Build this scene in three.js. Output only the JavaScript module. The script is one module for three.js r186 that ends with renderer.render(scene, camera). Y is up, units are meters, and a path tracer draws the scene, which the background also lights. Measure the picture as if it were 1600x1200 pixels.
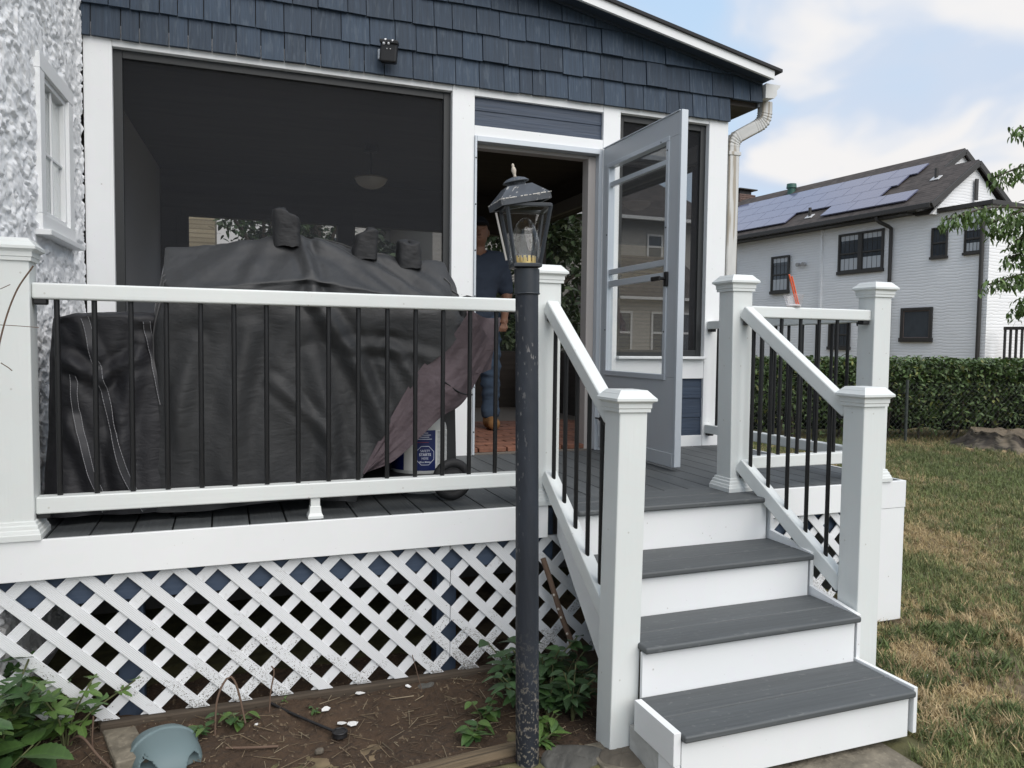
import * as THREE from 'three';
import { RoundedBoxGeometry } from 'three/addons/geometries/RoundedBoxGeometry.js';
import { mergeGeometries, mergeVertices, toCreasedNormals } from 'three/addons/utils/BufferGeometryUtils.js';

// ---------------------------------------------------------------- camera, sky, sun, exposure
const scene = new THREE.Scene();
const camera = new THREE.PerspectiveCamera(53.2, 4 / 3, 0.05, 600);
camera.position.set(-0.0607, 1.5161, 3.1385);
camera.up.set(0.00755, 0.9986, -0.05233);
camera.lookAt(-0.0607 + 0.352786, 1.5161 - 0.051629, 3.1385 - 0.934278);
const renderer = new THREE.WebGLRenderer({ antialias: true });
renderer.setSize(1024, 768);
renderer.toneMapping = THREE.LinearToneMapping;
renderer.toneMappingExposure = 1.5;
renderer.shadowMap.enabled = true;

const rnd = (seed) => () => { seed = (seed + 0x6d2b79f5) | 0; let t = Math.imul(seed ^ (seed >>> 15), 1 | seed); t = (t + Math.imul(t ^ (t >>> 7), 61 | t)) ^ t; return ((t ^ (t >>> 14)) >>> 0) / 4294967296; };
const hash3 = (x, y, z) => { let h = Math.imul(x, 374761393) + Math.imul(y, 668265263) + Math.imul(z, 2147483647 ^ 0x5bd1e995); h = Math.imul(h ^ (h >>> 13), 1274126177); return ((h ^ (h >>> 16)) >>> 0) / 4294967296; };
const lerp = (a, b, t) => a + (b - a) * t, clamp = (x, a = 0, b = 1) => Math.min(b, Math.max(a, x));
const sstep = (a, b, x) => { const t = clamp((x - a) / (b - a)); return t * t * (3 - 2 * t); };
function noise3(x, y, z) {
  const i = Math.floor(x), j = Math.floor(y), k = Math.floor(z); let u = x - i, v = y - j, w = z - k;
  u = u * u * (3 - 2 * u); v = v * v * (3 - 2 * v); w = w * w * (3 - 2 * w);
  const c = (a, b, d) => hash3(i + a, j + b, k + d);
  return lerp(lerp(lerp(c(0, 0, 0), c(1, 0, 0), u), lerp(c(0, 1, 0), c(1, 1, 0), u), v), lerp(lerp(c(0, 0, 1), c(1, 0, 1), u), lerp(c(0, 1, 1), c(1, 1, 1), u), v), w);
}
const fbm3 = (x, y, z, o = 4) => { let s = 0, a = 0.5, n = 0; for (let q = 0; q < o; q++) { s += a * noise3(x, y, z); n += a; a *= 0.5; x = x * 2.03 + 7.1; y = y * 2.03 + 3.7; z = z * 2.03 + 1.3; } return s / n; };
// tileable 2-D noise with period p
function tnoise(x, y, p, q, s = 0) {
  const i = Math.floor(x), j = Math.floor(y); let u = x - i, v = y - j; u = u * u * (3 - 2 * u); v = v * v * (3 - 2 * v);
  const c = (a, b) => hash3((((i + a) % p) + p) % p, (((j + b) % q) + q) % q, s);
  return lerp(lerp(c(0, 0), c(1, 0), u), lerp(c(0, 1), c(1, 1), u), v);
}
const tfbm = (u, v, p, q, o = 4, s = 0) => { let r = 0, a = 0.5, n = 0; for (let k = 0; k < o; k++) { r += a * tnoise(u * p, v * q, p, q, s + k); n += a; a *= 0.5; p *= 2; q *= 2; } return r / n; };

const E = renderer.toneMappingExposure;
{ // a broken, mostly overcast sky: thin blue gaps, lavender cloud, creamy cloud banks lower down
  const W = 2048, H = 1024, d = new Float32Array(W * H * 4);
  for (let r = 0; r < H; r++) for (let c = 0; c < W; c++) {
    const el = ((r + 0.5) / H - 0.5) * Math.PI, az = ((c + 0.5) / W - 0.5) * 2 * Math.PI, y = Math.sin(el), k = Math.max(0, y);
    const dx = Math.cos(az) * Math.cos(el), dz = Math.sin(az) * Math.cos(el), s = 1 / (k + 0.22);
    const px = dx * s, pz = dz * s;
    const wx = fbm3(px * 0.9 + 5, pz * 0.9, 3.3, 4) - 0.5, wz = fbm3(px * 0.9, pz * 0.9 + 9, 8.1, 4) - 0.5;
    const f = fbm3(px * 1.25 + wx * 2.2 + 11, pz * 1.6 + wz * 2.2, 1.7, 6), g = fbm3(px * 2.6 + wx * 3.0, pz * 3.2 + wz * 3.0 + 4, 5.9, 7);
    const cov = sstep(0.40, 0.54, f * 0.7 + g * 0.3), bank = sstep(0.495, 0.60, g * 0.6 + f * 0.4) * (1 - 0.55 * sstep(0.3, 0.75, k));
    const hz = 1 - sstep(0.0, 0.75, k);
    const blue = [lerp(0.27, 0.40, hz), lerp(0.41, 0.51, hz), lerp(0.60, 0.62, hz)];
    const grey = [lerp(0.37, 0.45, g), lerp(0.44, 0.50, g), lerp(0.545, 0.585, g)], cream = [0.635, 0.61, 0.585];
    const o = (r * W + c) * 4;
    for (let q = 0; q < 3; q++) d[o + q] = lerp(lerp(blue[q], grey[q], 0.1 + 0.9 * cov), cream[q], bank * 0.8) * 1.03;
    d[o + 3] = 1;
  }
  const t = new THREE.DataTexture(d, W, H, THREE.RGBAFormat, THREE.FloatType);
  t.mapping = THREE.EquirectangularReflectionMapping; t.magFilter = THREE.LinearFilter; t.minFilter = THREE.LinearFilter; t.needsUpdate = true;
  scene.background = t; scene.environment = t;
}
const sun = new THREE.DirectionalLight(0xfff8f0, 2.0);
sun.position.set(5.5, 15, 13); sun.target.position.set(1.5, 0, -1); scene.add(sun, sun.target);
sun.castShadow = true; sun.shadow.radius = 120; sun.shadow.mapSize.set(2048, 2048);
Object.assign(sun.shadow.camera, { left: -30, right: 30, top: 30, bottom: -30, far: 90 });

// ---------------------------------------------------------------- helpers
const taken = {};
const numbered = (n) => { const k = (taken[n] = (taken[n] ?? -1) + 1); return k ? n + '_' + String(k).padStart(3, '0') : n; };
function thing(name, label, category, pos = [0, 0, 0], turn = 0, group) {
  const o = new THREE.Group(); o.name = numbered(name); o.position.set(...pos); o.rotation.y = turn; o.userData = { label, category };
  if (group) o.userData.group = group; scene.add(o); return o;
}
function mk(name, geo, mat, parent) {
  const m = new THREE.Mesh(geo, mat); m.name = name; m.castShadow = m.receiveShadow = true; parent.add(m); return m;
}
function solo(name, geo, mat, label, category, group) {
  const m = mk(numbered(name), geo, mat, scene); m.userData = { label, category }; if (group) m.userData.group = group; return m;
}
function struct(name, geo, mat) { const m = mk(numbered(name), geo, mat, scene); m.userData = { kind: 'structure' }; return m; }
// planar uv in metres, U along the grain axis
function uvm(g, grain = 'x', ou = 0, ov = 0) {
  if (g.index) g = g.toNonIndexed(); const p = g.attributes.position, n = g.attributes.normal, uv = new Float32Array(p.count * 2);
  for (let i = 0; i < p.count; i += 3) {
    let ax = 0, ay = 0, az = 0; for (let k = 0; k < 3; k++) { ax += n.getX(i + k); ay += n.getY(i + k); az += n.getZ(i + k); }
    ax = Math.abs(ax); ay = Math.abs(ay); az = Math.abs(az);
    let f = ax >= ay && ax >= az ? ['z', 'y'] : ay >= az ? ['x', 'z'] : ['x', 'y'];
    if (f[1] === grain) f = [f[1], f[0]];
    for (let k = 0; k < 3; k++) { const q = { x: p.getX(i + k), y: p.getY(i + k), z: p.getZ(i + k) }; uv[(i + k) * 2] = q[f[0]] + ou; uv[(i + k) * 2 + 1] = q[f[1]] + ov; }
  }
  g.setAttribute('uv', new THREE.BufferAttribute(uv, 2)); return g;
}
// box between two corners
function bx(x0, y0, z0, x1, y1, z1, r = 0.003, grain = 'x', ou = 0, ov = 0) {
  const w = Math.abs(x1 - x0), h = Math.abs(y1 - y0), d = Math.abs(z1 - z0), rr = Math.min(r, w / 2.2, h / 2.2, d / 2.2);
  const g = rr > 0.0005 ? new RoundedBoxGeometry(w, h, d, 1, rr) : new THREE.BoxGeometry(w, h, d);
  g.translate((x0 + x1) / 2, (y0 + y1) / 2, (z0 + z1) / 2); return uvm(g, grain, ou, ov);
}
const merge = (list) => mergeGeometries(list.map((g) => { const q = g.index ? g.toNonIndexed() : g; for (const k of Object.keys(q.attributes)) if (!['position', 'normal', 'uv'].includes(k)) q.deleteAttribute(k); if (!q.attributes.uv) q.setAttribute('uv', new THREE.BufferAttribute(new Float32Array(q.attributes.position.count * 2), 2)); return q; }));
function tube(pts, r, seg = 24, rs = 8, closed = false, tension = 0.5) {
  const c = new THREE.CatmullRomCurve3(pts.map((p) => new THREE.Vector3(...p)), closed, 'catmullrom', tension); return new THREE.TubeGeometry(c, seg, r, rs, closed);
}
function rod(a, b, r0, r1 = r0, n = 12) {
  const A = new THREE.Vector3(...a), B = new THREE.Vector3(...b), g = new THREE.CylinderGeometry(r1, r0, A.distanceTo(B), n), q = new THREE.Quaternion().setFromUnitVectors(new THREE.Vector3(0, 1, 0), B.clone().sub(A).normalize());
  return g.applyQuaternion(q).translate((A.x + B.x) / 2, (A.y + B.y) / 2, (A.z + B.z) / 2);
}
// beam of rectangular section between two points, w across (x), h up
function beam(a, b, w, h, r = 0.006) {
  const A = new THREE.Vector3(...a), B = new THREE.Vector3(...b), L = A.distanceTo(B), g = uvm(new RoundedBoxGeometry(w, h, L, 2, r), 'z');
  const z = B.clone().sub(A).normalize(), x = new THREE.Vector3().crossVectors(new THREE.Vector3(0, 1, 0), z).normalize(), y = new THREE.Vector3().crossVectors(z, x);
  g.applyMatrix4(new THREE.Matrix4().makeBasis(x, y, z)); return g.translate((A.x + B.x) / 2, (A.y + B.y) / 2, (A.z + B.z) / 2);
}
// stacked square sections: profile of [half width, height]
function sqLathe(prof) {
  const pos = [], uv = []; const C = [[-1, -1], [1, -1], [1, 1], [-1, 1]];
  for (let i = 0; i + 1 < prof.length; i++) for (let k = 0; k < 4; k++) {
    const [h0, y0] = prof[i], [h1, y1] = prof[i + 1], a = C[k], b = C[(k + 1) % 4];
    const p = [[a[0] * h0, y0, a[1] * h0], [b[0] * h0, y0, b[1] * h0], [b[0] * h1, y1, b[1] * h1], [a[0] * h1, y1, a[1] * h1]];
    for (const q of [0, 2, 1, 0, 3, 2]) { pos.push(...p[q]); uv.push(p[q][0] + p[q][2], p[q][1]); }
  }
  const g = new THREE.BufferGeometry(); g.setAttribute('position', new THREE.Float32BufferAttribute(pos, 3)); g.setAttribute('uv', new THREE.Float32BufferAttribute(uv, 2)); g.computeVertexNormals(); return g;
}
// flat polygon in a plane, extruded; pts [[a,b]...], axis: 'z' => (a,b)->(x,y)
function prism(pts, d, bevel = 0) {
  const g = new THREE.ExtrudeGeometry(new THREE.Shape(pts.map((p) => new THREE.Vector2(...p))), { depth: d, bevelEnabled: bevel > 0, bevelSize: bevel, bevelThickness: bevel, bevelSegments: 1, bevelOffset: -bevel }); return g;
}
function grid(nu, nv, f, closeU = false) { // surface from f(u,v) -> [x,y,z]
  const pos = [], uv = [], idx = []; for (let j = 0; j <= nv; j++) for (let i = 0; i <= nu; i++) { pos.push(...f(i / nu, j / nv)); uv.push(i / nu, j / nv); }
  for (let j = 0; j < nv; j++) for (let i = 0; i < nu; i++) { const a = j * (nu + 1) + i, b = a + 1, c = a + nu + 1, e = c + 1; idx.push(a, b, e, a, e, c); }
  const g = new THREE.BufferGeometry(); g.setAttribute('position', new THREE.Float32BufferAttribute(pos, 3)); g.setAttribute('uv', new THREE.Float32BufferAttribute(uv, 2)); g.setIndex(idx); g.computeVertexNormals();
  if (closeU) { const n = g.attributes.normal; for (let j = 0; j <= nv; j++) { const a = j * (nu + 1), b = a + nu; const v = new THREE.Vector3(n.getX(a) + n.getX(b), n.getY(a) + n.getY(b), n.getZ(a) + n.getZ(b)).normalize(); n.setXYZ(a, v.x, v.y, v.z); n.setXYZ(b, v.x, v.y, v.z); } }
  return g;
}
// mesh of the zero level of a distance function (surface nets)
function isoMesh(f, lo, hi, h) {
  const n = [0, 1, 2].map((i) => Math.ceil((hi[i] - lo[i]) / h) + 1), v = new Float32Array(n[0] * n[1] * n[2]), id = new Int32Array(v.length).fill(-1), pos = [], idx = [];
  const at = (i, j, k) => i + n[0] * (j + n[1] * k);
  for (let k = 0; k < n[2]; k++) for (let j = 0; j < n[1]; j++) for (let i = 0; i < n[0]; i++) v[at(i, j, k)] = f(lo[0] + i * h, lo[1] + j * h, lo[2] + k * h);
  for (let k = 0; k < n[2] - 1; k++) for (let j = 0; j < n[1] - 1; j++) for (let i = 0; i < n[0] - 1; i++) {
    let x = 0, y = 0, z = 0, m = 0; const V = (q) => v[at(i + (q & 1), j + ((q >> 1) & 1), k + (q >> 2))];
    for (let a = 0; a < 8; a++) for (const bit of [1, 2, 4]) { const b = a | bit; if (b === a) continue; const p = V(a), q = V(b); if (p < 0 === q < 0) continue; const t = p / (p - q); x += (a & 1) + (bit === 1 ? t : 0); y += ((a >> 1) & 1) + (bit === 2 ? t : 0); z += (a >> 2) + (bit === 4 ? t : 0); m++; }
    if (m) { id[at(i, j, k)] = pos.length / 3; pos.push(lo[0] + (i + x / m) * h, lo[1] + (j + y / m) * h, lo[2] + (k + z / m) * h); }
  }
  const quad = (a, b, c, d, flip) => { if (Math.min(a, b, c, d) < 0) return; flip ? idx.push(a, c, b, a, d, c) : idx.push(a, b, c, a, c, d); };
  for (let k = 1; k < n[2] - 1; k++) for (let j = 1; j < n[1] - 1; j++) for (let i = 1; i < n[0] - 1; i++) {
    const s = v[at(i, j, k)] < 0;
    if (s !== v[at(i + 1, j, k)] < 0) quad(id[at(i, j - 1, k - 1)], id[at(i, j, k - 1)], id[at(i, j, k)], id[at(i, j - 1, k)], !s);
    if (s !== v[at(i, j + 1, k)] < 0) quad(id[at(i - 1, j, k - 1)], id[at(i - 1, j, k)], id[at(i, j, k)], id[at(i, j, k - 1)], !s);
    if (s !== v[at(i, j, k + 1)] < 0) quad(id[at(i - 1, j - 1, k)], id[at(i, j - 1, k)], id[at(i, j, k)], id[at(i - 1, j, k)], !s);
  }
  const g = new THREE.BufferGeometry(); g.setAttribute('position', new THREE.Float32BufferAttribute(pos, 3)); g.setIndex(idx); g.computeVertexNormals();
  return g;
}
const V3 = THREE.Vector3;
function cap(p, a, b, ra, rb) { // tapered capsule distance
  const ax = b[0] - a[0], ay = b[1] - a[1], az = b[2] - a[2], px = p[0] - a[0], py = p[1] - a[1], pz = p[2] - a[2];
  const t = clamp((px * ax + py * ay + pz * az) / (ax * ax + ay * ay + az * az + 1e-9)); return Math.hypot(px - ax * t, py - ay * t, pz - az * t) - lerp(ra, rb, t);
}
const ell = (p, c, r) => { const k = Math.hypot((p[0] - c[0]) / r[0], (p[1] - c[1]) / r[1], (p[2] - c[2]) / r[2]); return (k - 1) * Math.min(...r); };
const smin = (a, b, k) => { const h = Math.max(k - Math.abs(a - b), 0) / k; return Math.min(a, b) - h * h * k * 0.25; };

// ---------------------------------------------------------------- textures and materials
function tex(w, h, fn, srgb = true, rep = 1, repY = rep) {
  const d = new Uint8Array(w * h * 4);
  for (let y = 0; y < h; y++) for (let x = 0; x < w; x++) { const c = fn(x / w, y / h); const o = (y * w + x) * 4; const a = Array.isArray(c) ? c : [c, c, c]; for (let k = 0; k < 3; k++) d[o + k] = clamp(a[k]) * 255; d[o + 3] = 255; }
  const t = new THREE.DataTexture(d, w, h); t.wrapS = t.wrapT = THREE.RepeatWrapping; t.magFilter = THREE.LinearFilter; t.minFilter = THREE.LinearMipmapLinearFilter; t.generateMipmaps = true; t.repeat.set(1 / rep, 1 / repY);
  if (srgb) t.colorSpace = THREE.SRGBColorSpace; t.needsUpdate = true; return t;
}
const toS = (l) => (l <= 0.0031308 ? l * 12.92 : 1.055 * l ** (1 / 2.4) - 0.055), srgb = (c) => c.map(toS);
const mixc = (a, b, t) => [lerp(a[0], b[0], t), lerp(a[1], b[1], t), lerp(a[2], b[2], t)];
const std = (o) => new THREE.MeshStandardMaterial({ roughness: 0.7, metalness: 0, ...o });
const lin = (r, g, b) => new THREE.Color().setRGB(r, g, b);

// white vinyl: faint mottling, small dirt specks
const specks = (n, seed, size) => { const r = rnd(seed), a = []; for (let i = 0; i < n; i++) a.push([r(), r(), size * (0.4 + r())]); return a; };
function speckTex(base, dark, n, seed, size, rep, mott = 0.03, S = 512) {
  const k = new Float32Array(S * S), sp = specks(n, seed, size);
  for (const [x, y, s] of sp) { const R = Math.ceil(s * S); for (let j = -R; j <= R; j++) for (let i = -R; i <= R; i++) if (i * i + j * j <= s * S * s * S) k[(((Math.floor(y * S) + j) % S + S) % S) * S + (((Math.floor(x * S) + i) % S + S) % S)] = 1; }
  return tex(S, S, (u, v) => { const m = tfbm(u, v, 4, 4, 5, seed) - 0.5, q = k[Math.floor(v * S) * S + Math.floor(u * S)]; return srgb(mixc(base.map((c) => c * (1 + m * mott * 4)), dark, q * 0.6)); }, true, rep);
}
const vinylTex = speckTex([0.685, 0.71, 0.695], [0.36, 0.35, 0.3], 46, 3, 0.0022, 1.3, 0.02);
const vinylBump = tex(256, 256, (u, v) => tfbm(u, v, 3, 48, 4, 9), false, 0.6);
const vinyl = std({ map: vinylTex, roughness: 0.42, bumpMap: vinylBump, bumpScale: 0.0006 });
const pvcTex = speckTex([0.79, 0.803, 0.805], [0.34, 0.31, 0.28], 70, 8, 0.002, 1.1, 0.015);
const pvc = std({ map: pvcTex, roughness: 0.5 });
const latTex = tex(512, 512, (u, v) => { const s = sstep(0.70, 0.80, tfbm(u, v, 90, 90, 2, 4)) * sstep(0.48, 0.7, tfbm(u, v, 4, 4, 4, 17)); return srgb(mixc([0.75, 0.765, 0.78].map((c) => c * (0.94 + 0.1 * tfbm(u, v, 6, 6, 4, 18))), [0.40, 0.39, 0.37], s * 0.35)); }, true, 0.83);
const latBump = tex(64, 64, (u, v) => 0.5 + 0.5 * Math.sign(Math.sin(v * Math.PI * 2 * 6)) * 0.8, false, 0.25, 0.036);
const lattice = std({ map: latTex, roughness: 0.5, bumpMap: latBump, bumpScale: 0.0007 });
const blackMetal = std({ color: lin(0.0055, 0.0055, 0.006), roughness: 0.38 });
const blackPlastic = std({ color: lin(0.01, 0.01, 0.011), roughness: 0.45 });
const frameDark = std({ color: lin(0.02, 0.022, 0.023), roughness: 0.5 });
const aluWhite = std({ color: lin(0.52, 0.56, 0.60), roughness: 0.35, metalness: 0.15 });
const doorGrey = std({ map: speckTex([0.46, 0.485, 0.51], [0.36, 0.38, 0.4], 40, 21, 0.002, 1.5, 0.02), roughness: 0.4 });
// deck composite board, grain along U
function boardTex(seed, base) { return tex(512, 256, (u, v) => { const a = tfbm(u, v, 4, 60, 4, seed), b = tfbm(u, v, 2, 14, 3, seed + 5), c = tfbm(u, v, 5, 5, 4, seed + 8), w = sstep(0.78, 0.85, tfbm(u, v, 50, 50, 2, seed + 11)); return srgb(mixc(base.map((q) => q * (0.72 + 0.34 * a + 0.2 * b + 0.1 * c)), [0.28, 0.28, 0.27], w * 0.18)); }, true, 1.2, 0.5); }
const boardBump = tex(512, 256, (u, v) => tfbm(u, v, 5, 80, 4, 31), false, 1.2, 0.5);
const deckMats = [0, 1, 2].map((k) => std({ map: boardTex(40 + k * 7, [0.078, 0.085, 0.088].map((c) => c * [1, 0.93, 1.08][k])), bumpMap: boardBump, bumpScale: 0.0012, roughness: 0.62 }));
// painted cedar shingles: grain along U (vertical)
const shingleMats = [0, 1, 2, 3, 4, 5].map((k) => { const b = [0.024, 0.041, 0.066].map((c) => c * [1, 1.15, 0.88, 1.25, 1.08, 0.95][k]); return std({ roughness: 0.72, bumpScale: 0.0022,
  bumpMap: tex(256, 256, (u, v) => tfbm(u, v, 3, 56, 4, 60 + k), false, 0.4),
  map: tex(256, 256, (u, v) => { const g = tfbm(u, v, 2, 48, 4, 60 + k), f = tfbm(u, v, 5, 30, 4, 70 + k), w = sstep(0.56, 0.8, f) * 0.22; return srgb(mixc(b.map((c) => c * (0.7 + 0.6 * g)), [0.13, 0.16, 0.19], w)); }, true, 0.4) }); });
const lapBump = tex(512, 256, (u, v) => tfbm(u + 0.03 * Math.sin(v * 40), v, 4, 40, 4, 81) * 0.7 + 0.3 * tfbm(u, v, 3, 12, 3, 82), false, 0.9, 0.45);
const lapBlue = std({ roughness: 0.55, bumpMap: lapBump, bumpScale: 0.003, map: tex(512, 256, (u, v) => { const g = tfbm(u + 0.03 * Math.sin(v * 40), v, 4, 40, 4, 81); return srgb([0.030, 0.047, 0.078].map((c) => c * (0.7 + 0.6 * g))); }, true, 0.9, 0.45) });
const skirtBlue = std({ color: lin(0.045, 0.068, 0.11), roughness: 0.6, bumpMap: lapBump, bumpScale: 0.002 });
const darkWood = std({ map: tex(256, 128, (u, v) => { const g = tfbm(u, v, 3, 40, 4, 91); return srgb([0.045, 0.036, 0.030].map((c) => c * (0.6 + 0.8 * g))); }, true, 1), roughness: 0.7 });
const roomShade = std({ map: darkWood.map, color: lin(1.1, 1.1, 1.1), roughness: 0.8 }), blockWall = std({ color: lin(0.16, 0.155, 0.15), roughness: 0.95 });  // the porch room's shade is put into its interior wood colour
const screenMesh = std({ color: lin(0.034, 0.037, 0.043), roughness: 0.9, transparent: true, opacity: 0.36 });
const screenSide = std({ color: lin(0.034, 0.037, 0.043), roughness: 0.9, transparent: true, opacity: 0.52 });
const glass = new THREE.MeshPhysicalMaterial({ color: lin(0.97, 0.98, 0.98), transmission: 1, thickness: 0, roughness: 0.02, ior: 1.5 });
const glassDark = new THREE.MeshPhysicalMaterial({ color: lin(0.03, 0.034, 0.038), roughness: 0.06, specularIntensity: 1 });
const brownTrim = std({ color: lin(0.036, 0.033, 0.030), roughness: 0.55 });
const asphaltShingle = std({ roughness: 0.92, map: tex(512, 512, (u, v) => { const row = Math.floor(v * 32), t = hash3(Math.floor(u * 24 + (row % 2) * 0.5), row, 5), g = tfbm(u, v, 60, 60, 3, 95); return srgb([0.060, 0.050, 0.045].map((c, i) => c * (0.55 + 0.5 * t + 0.6 * g) * [1, 1, 1][i])); }, true, 5), bumpMap: tex(256, 256, (u, v) => (v * 32) % 1, false, 5), bumpScale: 0.01 });

// ---------------------------------------------------------------- ground
const H = 0.80, W = -1.567; // deck level, porch front wall
const groundTex = tex(1024, 1024, (u, v) => { const a = tfbm(u, v, 6, 6, 5, 101), b = tfbm(u, v, 40, 40, 4, 102), c = tfbm(u, v, 90, 90, 3, 103); const k = sstep(0.42, 0.6, a); return srgb(mixc(mixc([0.095, 0.068, 0.040], [0.20, 0.15, 0.09], b), [0.075, 0.085, 0.030], k * 0.7).map((q) => q * (0.6 + 0.8 * c))); }, true, 4);
const groundBump = tex(512, 512, (u, v) => tfbm(u, v, 24, 24, 5, 104), false, 1.5);
{ const g = uvm(new THREE.PlaneGeometry(400, 400).rotateX(-Math.PI / 2)); struct('ground', g, std({ map: groundTex, roughness: 1, bumpMap: groundBump, bumpScale: 0.015 })); }
const soilTex = tex(1024, 1024, (u, v) => { const a = tfbm(u, v, 8, 8, 5, 111), b = tfbm(u, v, 60, 60, 4, 112), w = sstep(0.72, 0.8, tfbm(u, v, 70, 34, 3, 113)); return srgb(mixc(mixc([0.024, 0.0145, 0.0085], [0.076, 0.048, 0.029], a * 0.6 + b * 0.5), [0.20, 0.155, 0.10], w * 0.55)); }, true, 0.9);
{ // soil bed in front of the lattice, banked up a little towards it
  const soilBump = tex(512, 512, (u, v) => tfbm(u, v, 26, 26, 5, 114), false, 0.45);
  const g = grid(150, 60, (u, v) => { const x = lerp(-0.86, 1.42, u), z = lerp(0.62, -0.35, v); const edge = Math.min(u * 12, (1 - u) * 12, v * 9, 1); return [x, 0.006 + 0.055 * sstep(0.35, -0.02, z) * edge + (fbm3(x * 9, z * 9, 2.2, 5) - 0.5) * 0.045 * edge + (fbm3(x * 40, z * 40, 4.2, 3) - 0.5) * 0.016 * edge, z]; });
  struct('soil_bed', uvm(g), std({ map: soilTex, roughness: 1, bumpMap: soilBump, bumpScale: 0.012 }));
}
const soilY = (x, z) => 0.006 + 0.055 * sstep(0.35, -0.02, z) + (fbm3(x * 9, z * 9, 2.2, 5) - 0.5) * 0.045;

// ---------------------------------------------------------------- rough plaster house on the left
{
  const t = thing('stucco_house', 'white house with heavy rough plaster wall at the left edge', 'house', [-0.752, 0, -1.537], Math.atan2(-0.054, 1));
  // local frame: z runs out along the wall towards the garden, x points away from the wall
  const L = 2.6, T = 3.9, nu = 420, nv = 560, WIN = [0.32, 0.84, 2.01, 2.71];
  const stuccoTex = tex(512, 512, (u, v) => { const a = tfbm(u, v, 6, 6, 5, 121), w = sstep(0.62, 0.8, tfbm(u, v, 40, 40, 4, 122)); return srgb(mixc([0.85, 0.86, 0.87].map((c) => c * (0.93 + 0.1 * a)), [0.45, 0.45, 0.46], w * 0.25)); }, true, 0.7);
  const full = grid(nu, nv, (u, v) => {
    const z = u * L, y = 0.1 + v * T; const w1 = fbm3(z * 5, y * 5, 9, 3) * 2;
    const r = 1 - Math.abs(fbm3(z * 9 + w1, y * 14 + w1, 0.4, 5) * 2 - 1), p = fbm3(z * 15 + w1 * 1.5, y * 26 + w1 * 2.5, 3.4, 5), p2 = fbm3(z * 55, y * 80, 7.7, 3);
    const near = Math.max(WIN[0] - z, z - WIN[1], WIN[2] - y, y - WIN[3]), k = sstep(-0.01, 0.04, near);
    return [k * (0.008 * (r - 0.75) + 0.0105 * sstep(0.45, 0.52, p) + 0.004 * sstep(0.4, 0.7, p2) - 0.004), y, z];
  });
  const P = full.attributes.position, keep = []; const ix = full.index.array;
  for (let i = 0; i < ix.length; i += 3) { let zc = 0, yc = 0; for (let k = 0; k < 3; k++) { zc += P.getZ(ix[i + k]) / 3; yc += P.getY(ix[i + k]) / 3; } if (!(zc > WIN[0] && zc < WIN[1] && yc > WIN[2] && yc < WIN[3])) keep.push(ix[i], ix[i + 2], ix[i + 1]); }
  full.setIndex(keep); full.computeVertexNormals();
  mk('wall', uvm(full, 'z'), std({ map: stuccoTex, roughness: 0.85 }), t);
  mk('wall_core', merge([bx(-3, 0, -4, -2.8, 5.5, 3), bx(-2.8, 0, -4, -0.25, 1.1, 3), bx(-2.8, 3.3, -4, -0.25, 5.5, 3), bx(-2.8, 1.1, -4, -0.25, 3.3, -1.2), bx(-2.8, 1.1, 2.2, -0.25, 3.3, 3), bx(-0.25, 0, -4, -0.045, 5.5, WIN[0]), bx(-0.25, 0, WIN[1], -0.045, 5.5, 3), bx(-0.25, 0, WIN[0], -0.045, WIN[2], WIN[1]), bx(-0.25, WIN[3], WIN[0], -0.045, 5.5, WIN[1])]), std({ color: lin(0.6, 0.6, 0.62) }), t);
  const w = new THREE.Group(); w.name = 'window'; t.add(w);
  mk('frame', merge([bx(-0.06, 1.985, 0.29, 0.024, 2.055, 0.87), bx(-0.06, 2.665, 0.29, 0.024, 2.735, 0.87), bx(-0.06, 2.055, 0.29, 0.023, 2.665, 0.375), bx(-0.06, 2.055, 0.795, 0.023, 2.665, 0.87), bx(-0.02, 1.96, 0.27, 0.06, 1.985, 0.89)]), pvc, w);
  mk('sash', merge([bx(-0.05, 2.055, 0.375, 0.008, 2.08, 0.795), bx(-0.05, 2.64, 0.375, 0.008, 2.665, 0.795), bx(-0.05, 2.08, 0.375, 0.008, 2.64, 0.40), bx(-0.05, 2.08, 0.77, 0.008, 2.64, 0.795)]), pvc, w);
  mk('muntin', merge([bx(-0.012, 2.08, 0.58, -0.002, 2.64, 0.594), bx(-0.0121, 2.335, 0.40, -0.0021, 2.349, 0.77)]), pvc, w);
  mk('pane', bx(-0.016, 2.08, 0.40, -0.0125, 2.64, 0.77, 0), glass, w);
  const cur = std({ color: lin(0.42, 0.44, 0.44), roughness: 1 });
  mk('curtain', grid(40, 20, (u, v) => { const c = 0.05 * Math.sin(v * Math.PI); return [-0.055 + 0.008 * Math.sin(u * 38) - 0.01 * u, lerp(2.02, 2.70, v), lerp(0.36, 0.72 + c, u)]; }), cur, w);
}

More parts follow.
